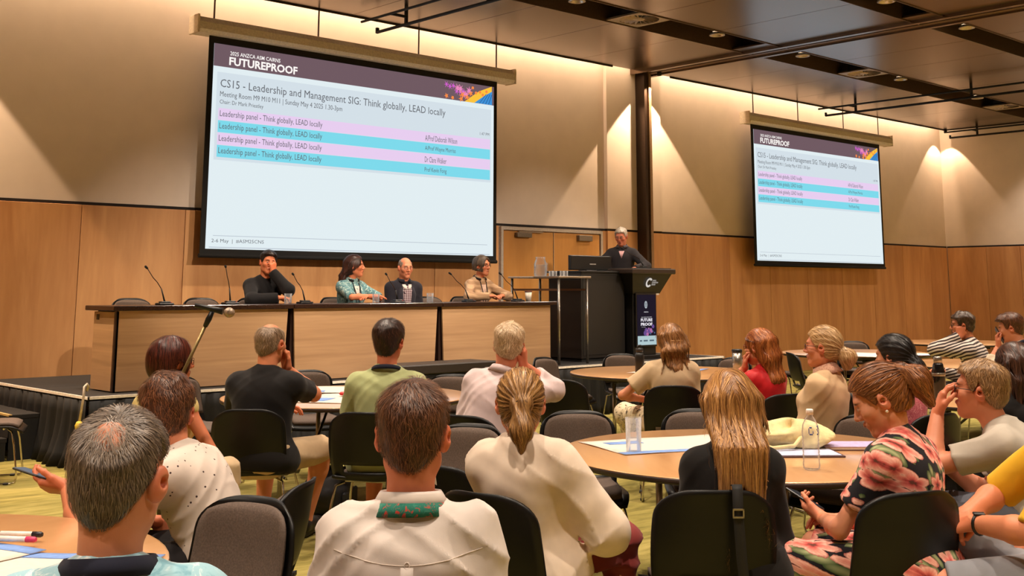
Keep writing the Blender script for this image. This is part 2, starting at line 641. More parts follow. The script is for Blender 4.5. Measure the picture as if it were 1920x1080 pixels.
def light_track(x, y0, y1, z, label, drops):
    o = empty('lighting_track', label, 'track', (x, y0, z))
    MB().tube([(0, 0, 0), (0, y1 - y0, 0)], 0.022, 8).build('rail', M_MATT, o)
    MB().tube([(-.25, 0.1, 0.10), (-.25, y1 - y0, 0.10)], 0.018, 8).build('rail', M_MATT, o)
    for d in drops:
        MB().box(-.26, .02, d - .015, d + .015, 0.085, 0.115).box(-.015, .015, d - .02, d + .02, 0, CEIL - z).build('hanger', M_MATT, o)
    MB().box(-.02, .02, y1 - y0 - .02, y1 - y0 + .01, -.015, .06).build('end_cap', M_MATT, o)


light_track(8.64, 4.5, 12.13, 4.86, 'black pipe track hung above the big projection screen', (0.6, 3.0, 5.4, 7.0))
light_track(19.36, 4.5, 12.16, 4.86, 'black pipe track hung above the far projection screen', (0.6, 3.0, 4.7, 7.0))
light_track(24.46, 4.5, 12.19, 4.88, 'black pipe track hung along the end wall', (0.6, 3.0, 5.4, 7.05))

for x, yy, lb in ((2.8, 12.36, 'small black added spotlight imitating cove spill by the ceiling edge beside the big screen'), (14.43, 12.2, 'small black added spotlight imitating cove spill above the dark jamb'), (24.6, 12.36, 'small black added spotlight imitating cove spill in the wall corner')):
    o = empty('spotlight', lb, 'light', (x, yy, 5.03))  # made-up can housing for each added cove-spill spot
    MB().lathe([(.03, .012), (.036, .0), (.036, .055), (0, .057)], 14).build('can', M_MATT, o)
    MB().box(-.01, .01, -.01, .01, .055, .075).build('bracket', M_MATT, o)

for x, y, tx in STAGE_SPOTS:
    o = empty('stage_spot', 'black hall spotlight aimed at ' + {6.6: 'the man in the black jumper', 7.6: 'the woman in teal', 9.6: 'the woman in the cardigan', 12.2: 'the lectern'}[tx], 'light', (x, y, 4.72), 0, 'stage spotlights')
    d = np.array([tx - x, 11.0 - y, 1.55 - 4.72]); d /= np.linalg.norm(d)
    MB().tube([-d * .24, -d * .20, -d * .02, d * .0], [.04, .07, .075, .08], 14, cap=False).build('barrel', M_MATT, o)
    MB().tube([-d * .12, (-d[0] * .12, -d[1] * .12, .2), (-d[0] * .12, -d[1] * .12, CEIL - 4.72)], .012, 8).build('yoke', M_MATT, o)

# ------------------------------------------------------------------ doors
dr = struct('door_1', MB().box(11.33, 12.35, WALL_Y - .045, WALL_Y - .005, 0.01, 2.37, .003), M_DOOR)
MB().box(11.27, 11.315, WALL_Y - .06, WALL_Y, 0, 2.43).box(11.315, 13.40, WALL_Y - .06, WALL_Y, 2.385, 2.43).build('door_frame', M_ALU, dr)
MB().box(11.55, 11.85, WALL_Y - .11, WALL_Y - .045, 2.28, 2.35, .006).build('door_closer', plain('closer_grey', (120, 104, 86), 0.5), dr)
MB().box(11.6, 12.1, WALL_Y - .085, WALL_Y - .07, 2.355, 2.375).build('closer_arm', M_STEEL, dr)
MB().box(12.27, 12.32, WALL_Y - .055, WALL_Y - .045, 0.92, 1.24, .003).build('lock_plate', M_STEEL, dr)
MB().tube([(12.295, WALL_Y - .05, 1.02), (12.295, WALL_Y - .10, 1.02), (12.16, WALL_Y - .10, 1.02)], 0.011).build('handle', M_STEEL, dr)
dr = struct('door_2', MB().box(12.36, 13.38, WALL_Y - .045, WALL_Y - .005, 0.01, 2.37, .003), M_DOOR)
MB().box(13.40, 13.445, WALL_Y - .06, WALL_Y, 0, 2.43).build('door_frame', M_ALU, dr)
MB().box(12.86, 13.16, WALL_Y - .11, WALL_Y - .045, 2.26, 2.35, .006).build('door_closer', plain('closer_grey', (120, 104, 86)), dr)
MB().box(12.355, 12.362, WALL_Y - .05, WALL_Y - .04, 0.01, 2.37).build('meeting_strip', M_ALU, dr)
MB().box(12.39, 12.44, WALL_Y - .055, WALL_Y - .045, 0.92, 1.24, .003).build('lock_plate', M_STEEL, dr)
MB().box(12.36, 13.38, WALL_Y - .052, WALL_Y - .045, 0.02, 0.22).build('kick_plate', M_STEEL, dr)

# ------------------------------------------------------------------ stage
st = empty('stage', 'low black stage platform with white edge trim and pleated black skirt', 'stage', (8.6, 11.3, 0))
SX0, SX1, SY0, SY1 = 4.17, 13.03, 9.97, 12.62
off = lambda m: m.xf(lambda p: (p[0] - 8.6, p[1] - 11.3, p[2]))
M_DECK = plain('black_stage_carpet', (26, 22, 19), 0.9, var=0.25, scale=200, bump=0.3)
for k in range(4):
    a, b = SX0 + (SX1 - SX0) / 4 * k, SX0 + (SX1 - SX0) / 4 * (k + 1)
    for y0, y1 in ((SY0, SY0 + 1.3), (SY0 + 1.3, SY1)):
        off(MB().box(a + .003, b - .003, y0 + .003, y1 - .003, 0.52, STAGE_Z, .004)).build('deck_panel', M_DECK, st)
off(MB().box(SX0 - .015, SX1 + .015, SY0 - .018, SY0, 0.583, STAGE_Z + .006).box(SX0 - .018, SX0, SY0 - .018, SY1, 0.583, STAGE_Z + .006)
    .box(SX1, SX1 + .018, SY0 - .018, SY1, 0.583, STAGE_Z + .006)).build('edge_trim', plain('white_trim', (236, 228, 218), .4), st)
M_SKIRT = plain('black_skirt_cloth', (15, 13, 12), 0.8, var=0.2, scale=30)


def skirt(p0, p1, nrm):
    p0, p1, nrm = map(np.array, (p0, p1, nrm))
    L = np.linalg.norm(p1 - p0)
    n = int(L / 0.025)
    A = np.zeros((n + 1, 6, 3))
    for i in range(n + 1):
        q = p0 + (p1 - p0) * i / n
        for j in range(6):
            z = 0.57 - j / 5 * 0.565
            amp = 0.012 + 0.022 * j / 5
            o_ = amp * (math.sin(i * 0.95 + 0.6 * math.sin(i * .13)) + 0.5 * math.sin(i * 0.37 + j * .2)) + 0.02 + 0.05 * (j / 5) ** 3 * (1 + math.sin(i * .09))
            A[i, j] = (q[0] + nrm[0] * o_, q[1] + nrm[1] * o_, z)
    B = A - np.array([nrm[0], nrm[1], 0]) * 0.004
    return off(MB().plate(A, B)).build('skirt', M_SKIRT, st)


skirt((SX0, SY0), (SX1, SY0), (0, -1))
skirt((SX0, SY1), (SX0, SY0), (-1, 0))
skirt((SX1, SY0), (SX1, SY1), (1, 0))

# stage steps at the end by the corner
sp = empty('stage_steps', 'black two-tread steps with pale nosings beside the stage end', 'steps', (3.75, 11.5, 0))
for x0, x1, z in ((3.86, 4.14, 0.4), (3.58, 3.86, 0.2)):
    MB().box(x0 - 3.75, x1 - 3.75, -0.55, 0.7, z - .04, z, .004).build('tread', M_DECK, sp)
    MB().box(x0 - 3.752, x0 - 3.72, -0.55, 0.7, z - .012, z + .004).build('nosing', plain('pale_nosing', (190, 160, 104), 0.5), sp)
    MB().box(x0 - 3.74, x0 - 3.72, -0.53, 0.68, z - .2, z - .04).build('riser', M_MATT, sp)
    MB().box(x0 - 3.73, x1 - 3.76, -0.55, -.53, 0, z - .04).build('side_panel', M_MATT, sp)
hr = tag(MB().tube([(4.135, 9.93, .66), (4.14, 9.915, .70), (4.12, 9.90, .72), (4.09, 9.88, .70), (4.085, 9.87, .62), (4.06, 9.87, .40)], 0.011, 8)
         .build('hook_rod', plain('pale_rod', (196, 180, 160), 0.4, .4)), 'pale hooked rod with yellow rubber end hanging on the stage trim', 'rod')
MB().lathe([(0, -.045), (.03, -.03), (.035, 0.0), (.022, .03), (0.012, .035)], 10, (4.06, 9.87, .385)).build('rubber_end', plain('yellow_rubber', (216, 186, 60), 0.6), hr)
ec = empty('equipment_case', 'long low black equipment case standing before the stage skirt', 'case', (7.75, 9.66, 0))
MB().box(-.62, .62, -.2, .2, 0.02, 0.66, .01).build('body', M_MATT, ec)
MB().box(-.64, .64, -.22, .22, 0.66, 0.76, .012).build('lid', plain('case_lid', (44, 36, 31), 0.55), ec)
for x in (-.5, .5):
    MB().box(x - .04, x + .04, -.235, -.2, 0.6, 0.7, .004).build('latch', M_STEEL, ec)

# ------------------------------------------------------------------ projection screens
INK = emis('slide_ink', (98, 100, 106), 1.0)
INKW = emis('slide_white_ink', (255, 250, 246), 1.0)
SLIDE = {k: emis('slide_' + k, c, 1.0) for k, c in dict(white=(226, 238, 242), banner=(112, 90, 98), box=(212, 224, 232), pink=(232, 206, 240), cyan=(126, 218, 236),
         rule=(186, 196, 206), magenta=(214, 96, 210), rose=(238, 138, 190), orange=(250, 140, 70), yellow=(252, 196, 62), blue=(64, 146, 216), navy=(36, 74, 130)).items()}


def flatmesh(polys, y):
    m = MB()
    for pts in polys:
        m.add([(x, y, z) for x, z in pts], [tuple(range(len(pts)))])
    return m


def solid(polys, y, th):
    """flat print with a little thickness: polygons given anticlockwise in x, z"""
    m = MB()
    for pts in polys:
        n = len(pts)
        m.add([(x, y, z) for x, z in pts] + [(x, y + th, z) for x, z in pts],
              [tuple(range(n)), tuple(range(n, 2 * n))[::-1]] + [(i, i + n, (i + 1) % n + n, (i + 1) % n) for i in range(n)])
    return m


def star(cx, cz, r0, r1, n, ph=0.0):
    return [(cx + (r0 if k % 2 else r1) * math.cos(ph + PI * k / n), cz + (r0 if k % 2 else r1) * math.sin(ph + PI * k / n)) for k in range(2 * n)]


def disc(cx, cz, r, n=10):
    return [(cx + r * math.cos(2 * PI * k / n), cz + r * math.sin(2 * PI * k / n)) for k in range(n)]


def proj_screen(x0, x1, z0, z1, y, label, hx0, hx1, rods):
    o = empty('projection_screen', label, 'screen', (x0, y, z0))
    W, H = x1 - x0, z1 - z0
    hb = MB()
    prof = [(-.02, 0.0), (-.10, .0), (-.135, .04), (-.12, .13), (-.06, .2), (.02, .21), (.10, .2), (.10, 0.0)]
    n = len(prof)
    vs_ = [(hx0 - x0, a, H + b) for a, b in prof] + [(hx1 - x0, a, H + b) for a, b in prof]
    hb.add(vs_, [tuple(range(n)), tuple(range(n, 2 * n))[::-1]] + [(i, i + n, (i + 1) % n + n, (i + 1) % n) for i in range(n)])
    hb.build('housing', M_WHITE, o)
    MB().box(hx0 - x0 - .03, hx0 - x0, -.125, .1, H - .01, H + .215, .005).build('end_cap', plain('ivory_plastic', (222, 206, 184), 0.5), o)
    MB().box(hx1 - x0, hx1 - x0 + .03, -.125, .1, H - .01, H + .215, .005).build('end_cap', plain('ivory_plastic', (222, 206, 184)), o)
    MB().box(0, W, -.006, .006, 0.03, H).build('fabric', M_MATT, o)
    MB().tube([(-.01, 0, .02), (W + .01, 0, .02)], .025, 8).build('weight_bar', M_MATT, o)
    bx, bt, bb = 0.065, 0.085, 0.10
    ax0, ax1, az0, az1 = bx, W - bx, bb, H - bt
    aw, ah = ax1 - ax0, az1 - az0
    U = lambda u: ax0 + u * aw
    V = lambda v: az1 - v * ah
    s = MB().box(ax0, ax1, -.010, -.007, az0, az1).build('slide', SLIDE['white'], o)
    rect = lambda nm, u0, u1, v0, v1, mt, dy: MB().box(U(u0), U(u1), -dy, -dy + .002, V(v1), V(v0)).build(nm, mt, s)
    rect('banner', 0, 1, 0, .112, SLIDE['banner'], .012)
    rect('text_box', .012, .988, .14, .572, SLIDE['box'], .012)
    for k, c in enumerate(('pink', 'cyan', 'pink', 'cyan')):
        rect('row_stripe', .02, .984, .318 + .0605 * k, .376 + .0605 * k, SLIDE[c], .014)
    rect('rule', .02, .975, .935, .938, SLIDE['rule'], .012)
    rect('rule', .01, .985, .99, .994, SLIDE['rule'], .012)

    def txt(body, u, vbase, uw, hfrac, mt=INK, bold=0.0):
        a, fs = text_mesh(body, uw * aw, hfrac * ah, bold)
        a = a + np.array([U(u), -.0165, V(vbase)])
        MB().add(a, fs).build('lettering', mt, s)

    txt('2025 ANZCA ASM CAIRNS', .047, .05, .155, .02, INKW, .012)
    txt('FUTUREPROOF', .045, .10, .213, .042, INKW, .03)
    txt('CS15 - Leadership and Management SIG: Think globally, LEAD locally', .022, .226, .775, .052)
    txt('Meeting Room M9 M10 M11 | Sunday May 4 2025 1.30-3pm', .022, .268, .39, .034)
    txt('Chair: Dr Mark Priestley', .022, .302, .132, .026)
    txt('1.47 PM', .94, .298, .04, .017)
    for k, nm in enumerate(('A/Prof Deborah Wilson', 'A/Prof Wayne Morriss', 'Dr Clare Walker', 'Prof Kevin Fong')):
        txt('Leadership panel - Think globally, LEAD locally', .024, .367 + .0605 * k, .322, .038)
        txt(nm, .718, .367 + .0605 * k, (.128, .122, .085, .086)[k], .032)
    txt('2-6 May  |  #ASM25CNS', .016, .974, .155, .022)
    # the coral reef picture at the banner's end: plain generic shapes
    rs = random.Random(4)
    cu = lambda u, v: (U(u), V(v))
    solid([[cu(.875, .112), cu(.99, .112), cu(.99, .0), cu(.935, .04)]], -.0165, .003).build('picture_shape', SLIDE['yellow'], s)
    solid([star(*cu(.80 + .014 * k, .02 + .03 * rs.random() + .004 * k), .012, .05, 6, rs.random()) for k in range(6)], -.018, .003).build('picture_shape', SLIDE['magenta'], s)
    solid([star(*cu(.845 + .012 * k, .03 + .05 * rs.random()), .02, .065, 7, rs.random()) for k in range(5)], -.019, .003).build('picture_shape', SLIDE['rose'], s)
    solid([star(*cu(u, v), .018, r, 5, rs.random()) for u, v, r in ((.80, .094, .04), (.825, .1, .03), (.865, .075, .07), (.885, .085, .06), (.86, .10, .05), (.9, .06, .05))], -.0205, .003).build('picture_shape', SLIDE['orange'], s)
    solid([disc(*cu(.905 + .014 * k + .006 * rs.random(), .02 + .028 * rs.random() + .03 * (k % 2)), .022) for k in range(6)], -.0215, .003).build('picture_shape', SLIDE['orange'], s)
    solid([[cu(.915, .112), cu(.99, .112), cu(.99, .03), cu(.955, .065)]], -.0225, .003).build('picture_shape', SLIDE['blue'], s)
    solid([[cu(.935 + .013 * k, .111), cu(.937 + .013 * k, .111), cu(.966 + .008 * k, .05), cu(.964 + .008 * k, .05)] for k in range(4)], -.0235, .002).build('picture_shape', SLIDE['navy'], s)
    for rx in rods:
        MB().tube([(rx - x0, 0.0, H + .2), (rx - x0, 0.0, CEIL - z0 + .1)], .011, 6).build('suspension_rod', plain('dark_rod', (58, 34, 24), 0.6), o)
    return o


SCREEN_Y = 12.40
proj_screen(6.39, 10.99, 1.885, 4.52, SCREEN_Y, 'large projection screen behind the panel desk showing a striped programme slide', 6.20, 11.24, (6.44, 7.91, 9.54, 10.98))
proj_screen(17.22, 21.72, 1.93, 4.51, SCREEN_Y, 'projection screen beyond the lectern and dark jamb showing the striped programme slide', 17.05, 22.06, (17.31, 18.76, 20.37, 21.72))


# ================================================================== stage furniture
M_DESKW = wood('desk_walnut_laminate', (160, 122, 88), (206, 166, 126), axis=0, grain=0.8, stretch=22, rough=0.45, fine=0.4)
M_DESKT = plain('dark_desk_top', (44, 26, 20), 0.25)


def desk(x0, x1, label, left_end=False, right_end=False):
    o = empty('panel_desk', label, 'desk', (x0, 10.24, STAGE_Z))
    W = x1 - x0
    MB().box(-.06 if left_end else 0.002, W + (.06 if right_end else -.002), -.06, .58, .725, .77, .006).build('top', M_DESKT, o)
    a, b = (0.0 if left_end else .07), (W if right_end else W - .07)
    pl = MB()
    t0, t1 = (0.0 if left_end else 0.035), (0.0 if right_end else -0.035)
    q = [(a, 0), (b, 0), (b + t1 * -1 if not right_end else b, .715), (a - t0 if not left_end else a, .715)]
    pl.add([(x, 0, z + .01) for x, z in q] + [(x, .02, z + .01) for x, z in q], [(0, 1, 2, 3), (7, 6, 5, 4), (0, 4, 5, 1), (1, 5, 6, 2), (2, 6, 7, 3), (3, 7, 4, 0)])
    pl.build('front_panel', M_DESKW, o)
    if left_end:
        MB().box(-.002, .018, .035, .5, .01, .715, .002).build('side_panel', wood('desk_end_laminate', (140, 110, 80), (184, 148, 110), axis=1, grain=.8, stretch=22), o)
        MB().box(-.012, .018, 0.0, .034, .01, .722).build('corner_post', plain('dark_brown_edge', (40, 20, 16), 0.4), o)
        MB().box(-.006, 0.0, .38, .44, .64, .69, .002).build('socket_plate', M_BLACK, o)
    if right_end:
        MB().box(W - .018, W + .002, .02, .5, .01, .715, .002).build('side_panel', M_DESKT, o)
        MB().box(W - .06, W + .05, -.05, -.02, 0.007, .02).build('foot_plate', M_ALU, o)
    for x in (.06, W - .06):
        MB().box(x - .03, x + .03, .05, .5, .0, .725, .004).build('leg', plain('dark_brown_leg', (52, 32, 24), 0.45), o)
    return o


desk(4.50, 6.31, 'end walnut panel desk with a side panel, by the stage steps', left_end=True)
desk(6.31, 8.235, 'middle walnut panel desk between two others on the stage')
desk(8.235, 9.97, 'end walnut panel desk next to the silver water stand', right_end=True)
DESK_Z = STAGE_Z + 0.77


def gooseneck(bx, by, z, hx, hy, hz, label):
    o = empty('gooseneck_microphone', label, 'microphone', (bx, by, z), 0, 'gooseneck microphones on the stage')
    MB().box(-.075, .075, -.055, .055, 0, .02, .008).box(-.05, .05, -.035, .035, .02, .035, .008).build('base', M_BLACK, o)
    d = np.array([hx - bx, hy - by, hz - z])
    p = [np.array([0, 0, .03]), np.array([0, 0, .03]) + d * np.array([.18, .18, .33])]
    mid = np.array([d[0] * .62, d[1] * .62, d[2] * .72])
    MB().tube([p[0], p[1]], [.009, .006], 8).build('collar', M_BLACK, o)
    MB().tube([p[1], p[1] * .5 + mid * .5 + np.array([0, 0, .01]), mid, d * np.array([.9, .9, .95])], .0042, 6).build('stem', plain('mic_stem', (64, 46, 34), 0.35, 0.6), o)
    u = d / np.linalg.norm(d)
    MB().tube([d * np.array([.88, .88, .94]), d * np.array([.92, .92, .96]), d, d * np.array([1.03, 1.03, 1.01])], [.006, .011, .012, .007], 8).build('capsule', M_MATT, o)
    MB().box(.045, .065, -.02, 0, .02, .028, .003).build('button', plain('mic_button_red', (170, 30, 24), 0.4), o)


MICS = [((5.05, 4.84), 'before an empty chair at the desk end by the steps', .36), ((5.74, 5.67), 'before the empty chair beside the man in black', .38),
        ((6.60, 6.44), 'between the man in black and the woman in teal', .31), ((7.80, 7.63), 'in front of the man in the dark blazer', .32),
        ((8.84, 8.54), 'before the empty chair beside the woman in the beige cardigan', .335), ((9.62, 9.32), 'beside the lidded cup at the desk end', .34)]
for (bx, hx), lb, hh in MICS:
    gooseneck(bx, 10.45, DESK_Z, hx, 10.45, DESK_Z + hh, 'black gooseneck microphone ' + lb)


def tumbler(x, y, z, label, r=.034, h=.10, fill=.5, group=None):
    o = empty('drinking_glass', label, 'glass', (x, y, z), 0, group)
    MB().lathe([(0, 0), (r * .9, 0), (r, h), (r - .0025, h), (r * .9 - .0025, .008), (0, .008)], 20).build('glass_wall', glass(), o)
    if fill:
        MB().lathe([(0, .0095), (r * .9 - .0045, .0095), (r * .93 - .004, h * fill), (0, h * fill)], 20).build('water', glass('water', (.92, .96, 1, 1)), o)
    return o


tumbler(6.38, 10.42, DESK_Z, 'water glass on the desk at the elbow of the man in black', .04, .105)
tumbler(7.47, 10.40, DESK_Z, 'water glass on the desk by the hands of the woman in teal', .04, .10)
tumbler(8.26, 10.45, DESK_Z, 'water glass on the desk beside the man in the dark blazer', .04, .105)
o = empty('takeaway_cup', 'white takeaway cup with dark lid at the end of the panel desk', 'cup', (9.80, 10.45, DESK_Z))
MB().lathe([(0, 0), (.032, 0), (.043, .115), (0, .115)], 20).build('cup_wall', plain('cup_white', (232, 222, 206), 0.6), o)
MB().lathe([(0.045, .112), (.046, .125), (.038, .128), (0, .126)], 20).build('lid', plain('cup_lid_brown', (92, 40, 30), 0.5), o)

# black cabinet with the presenter's monitor
o = empty('equipment_cabinet', 'tall plain black cabinet carrying the monitor beside the lectern', 'cabinet', (11.13, 10.75, STAGE_Z))
MB().box(-.40, .43, -.3, .3, .04, 1.13, .004).build('body', plain('cabinet_black', (20, 16, 13), 0.5), o)
MB().box(-.42, .45, -.32, .32, 1.13, 1.155, .003).build('top', M_BLACK, o)
MB().box(-.38, .41, -.28, .28, 0, .04).build('plinth', M_MATT, o)
MB().box(-.37, .40, -.306, -.30, .08, 1.10, .003).build('front_panel', plain('cabinet_black', (20, 16, 13), 0.5), o)
o = empty('monitor', 'black computer monitor seen from its rear on the cabinet', 'monitor', (11.12, 10.66, STAGE_Z + 1.155))
MB().box(-.38, .40, -.02, .015, .015, .20, .006).build('rear_shell', plain('monitor_black', (14, 13, 13), 0.4), o)
MB().box(-.385, .405, .012, .03, .01, .205, .004).build('bezel', M_BLACK, o)
MB().box(-.1, .1, -.03, .12, 0, .012, .003).build('foot', M_BLACK, o)
MB().box(-.03, .09, -.023, -.019, .085, .098).build('badge', plain('badge_silver', (170, 165, 160), 0.4, .5), o)

# lectern with flared head and digital sign
o = empty('lectern', 'black lectern with flared head and a lit digital sign on its pedestal', 'lectern', (11.86, 10.55, STAGE_Z))
MB().box(-.25, .21, -.2, .25, 0.05, .88, .006).build('pedestal', M_BLACK, o)
MB().box(-.32, .28, -.24, .32, 0, .05, .006).build('base', M_BLACK, o)
hd_ = MB()
b4 = [(-.27, -.22), (.28, -.22), (.28, .25), (-.27, .25)]
t4 = [(-.38, -.32), (.42, -.32), (.42, .3), (-.38, .3)]
hd_.add([(x, y, .86) for x, y in b4] + [(x, y, 1.12) for x, y in t4], [(3, 2, 1, 0), (4, 5, 6, 7), (0, 1, 5, 4), (1, 2, 6, 5), (2, 3, 7, 6), (3, 0, 4, 7)])
hd_.build('head', plain('lectern_black', (22, 19, 18), 0.4), o)
MB().box(-.42, .47, -.36, .34, 1.12, 1.19, .012).build('top_rim', plain('lectern_rim', (48, 36, 30), 0.4), o)
MB().box(-.38, .44, -.3, .3, 1.185, 1.2, .004).build('reading_surface', M_MATT, o)
MB().box(.0, .26, -.225, -.2, .84, .862).build('light_strip', plain('lectern_trim', (220, 208, 196), 0.4), o)
# centre's emblem: a broken ring and three short lines of lettering on the sloping front
yy, zz = -.292, 1.005
ringp = []
R1, R0 = .062, .036
for k in range(22):
    a0, a1 = math.radians(40 + 280 / 22 * k), math.radians(40 + 280 / 22 * (k + 1))
    ringp.append([(R0 * math.cos(a0), R0 * math.sin(a0)), (R1 * math.cos(a0), R1 * math.sin(a0)), (R1 * math.cos(a1), R1 * math.sin(a1)), (R0 * math.cos(a1), R0 * math.sin(a1))])
slope = (-.22 + .32) / (.26)
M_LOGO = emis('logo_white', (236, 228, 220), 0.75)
m = solid([[(x - .02, z) for x, z in p] for p in ringp], 0, .002)
m.xf(lambda p: (p[0], p[1] + yy - slope * p[2] - .003, zz + p[2])).build('emblem', M_LOGO, o)
for k, wd in enumerate(('CAIRNS', 'CONVENTION', 'CENTRE')):
    a, fs = text_mesh(wd, (.075, .125, .08)[k], .02, .01)
    a = a + np.array([.035, 0, .018 - .027 * k])
    MB().add(a, fs).xf(lambda p: (p[0], yy - slope * p[2] - .004, zz + p[2])).build('lettering', M_LOGO, o)
sg = MB().box(-.225, .19, -.235, -.2, .16, .87, .004).build('sign_case', M_BLACK, o)
sign = MB().box(-.205, .172, -.239, -.2345, .185, .845).build('sign_screen', emis('sign_night', (26, 20, 36), 1.0), sg)
SGW, SGH = .377, .66
SU = lambda u, v: (-.205 + u * SGW, .845 - v * SGH)
solid([[SU(0, 1), SU(1, 1), SU(1, .82), SU(0, .82)]], -.242, .002).build('sign_footer', emis('sign_pale', (176, 200, 204), 1.0), sg)
rs = random.Random(11)
solid([disc(*SU(.35 + .6 * rs.random(), .62 + .18 * rs.random()), .02 + .02 * rs.random(), 9) for k in range(5)], -.2415, .002).build('sign_picture', emis('sign_mauve', (104, 76, 140), 1.0), sg)
solid([disc(*SU(.5 + .45 * rs.random(), .64 + .15 * rs.random()), .012 + .014 * rs.random(), 8) for k in range(6)], -.2425, .002).build('sign_picture', emis('sign_rose', (176, 108, 160), 1.0), sg)
solid([disc(*SU(.6 + .3 * rs.random(), .68 + .1 * rs.random()), .012, 8) for k in range(3)], -.2435, .002).build('sign_picture', emis('sign_teal', (70, 96, 130), 1.0), sg)
# crest: an oval shield with bars
cr = [[(c[0] + .03 * math.cos(t) * 1.0, c[1] + .05 * math.sin(t)) for t in [2 * PI * k / 14 for k in range(14)]] for c in [SU(.46, .2)]]
solid(cr, -.2415, .002).build('crest', emis('crest_grey', (168, 176, 184), 1.0), sg)
cc = SU(.46, .2)
solid([[(cc[0] - .022, cc[1] + dz), (cc[0] + .022, cc[1] + dz), (cc[0] + .022, cc[1] + dz + .006), (cc[0] - .022, cc[1] + dz + .006)] for dz in (-.022, -.004, .016)], -.243, .0012).build('crest_bar', emis('sign_night', (26, 20, 36)), sg)
for body, u, v, wd, h, bd in (('ANZCA', .34, .355, .24, .02, .01), ('2025 ANZCA ASM CAIRNS', .2, .455, .56, .014, .01), ('FUTURE', .17, .535, .62, .062, .04), ('PROOF', .17, .62, .62, .062, .04), ('2-6 May', .2, .655, .22, .016, .0)):
    a, fs = text_mesh(body, wd * SGW, h * SGH, bd)
    x, z = SU(u, v)
    MB().add(a + np.array([x, -.2425, z]), fs).build('lettering', emis('sign_text', (236, 232, 240), 1.0), sg)
for k, wd in enumerate((.12, .22, .24)):
    u = (.1, .3, .62)[k]
    solid([[SU(u, .93), SU(u + wd, .93), SU(u + wd, .90), SU(u, .90)]], -.2435, .001).build('sponsor_mark', emis('sign_mark', (84, 100, 112), 1.0), sg)
gooseneck(11.92, 10.42, STAGE_Z + 1.2, 11.62, 10.55, STAGE_Z + 1.47, 'black gooseneck microphone curving up from the lectern top')

# silver water stand
o = empty('water_stand', 'tall silver frame stand with pale top beside the cabinet', 'stand', (10.38, 10.68, STAGE_Z))
MB().box(-.29, .29, -.47, -.01, 1.055, 1.08, .004).build('shelf_top', plain('grey_shelf', (150, 134, 116), 0.35, .5), o)
MB().box(-.29, .29, -.006, .47, 1.055, 1.08, .004).build('shelf_top', plain('pale_shelf', (196, 180, 160), 0.4, .3), o)
for x in (-.25, .25):
    for y in (-.43, .43):
        MB().tube([(x, y, 0), (x, y, 1.055)], .017, 10).build('leg', M_STEEL, o)
    MB().box(x - .01, x + .01, -.43, .43, .9, .925).build('rail', plain('stand_rail', (104, 74, 52), 0.4, .5), o)
MB().box(-.25, .25, .42, .44, .9, .925).build('rail', plain('stand_rail', (104, 74, 52)), o)
o = empty('water_jug', 'clear glass water jug on the silver stand', 'jug', (10.36, 10.82, STAGE_Z + 1.08))
MB().lathe([(0, 0), (.075, 0), (.085, .03), (.085, .16), (.06, .22), (.065, .25), (.061, .25), (.056, .22), (.08, .155), (.08, .034), (.07, .008), (0, .008)], 20).build('jug_wall', glass(), o)
MB().lathe([(0, .0095), (.069, .0095), (.077, .035), (.077, .15), (0, .15)], 20).build('water', glass('water', (.92, .96, 1, 1)), o)
MB().tube([(.08, 0, .17), (.12, 0, .17), (.13, 0, .1), (.085, 0, .06)], .008, 8).build('handle', glass(), o)
for k in range(4):
    tumbler(10.36 + .09 * k - .1 * (k > 1), 10.62 - .12 * (k > 1) + .03 * (k % 2), STAGE_Z + 1.08, 'upturned empty glass in the row on the silver stand', .033, .07, 0, 'glasses on the silver stand')

# ================================================================== chairs
M_SHELL = plain('chair_black_plastic', (10, 9, 9), 0.4, spec=.35)
M_PAD = plain('chair_taupe_fabric', (92, 76, 66), 0.85, var=0.12, scale=160, bump=0.15)


def chair_back_pts(nu, nv, inset=0.0, off_=0.0, v0=0.0):
    A = np.zeros((nu, nv, 3))
    for i in range(nu):
        u = -1 + 2 * i / (nu - 1)
        for j in range(nv):
            v = v0 + (1 - v0 - inset) * j / (nv - 1)
            rnd = max(0, (v - .72) / .28)
            wd = (.222 - inset * .5) * (0.94 + .06 * math.sin(PI * min(v * 1.1, 1))) * (1 - .22 * rnd ** 3.2)
            x = u * wd
            z = .44 + v * .39 - .028 * abs(u) ** 4 * rnd
            y = -.205 - .085 * v - .02 * math.sin(v * PI) + .05 * u * u + off_ - .018 * rnd ** 2
            A[i, j] = (x, y, z)
    return A


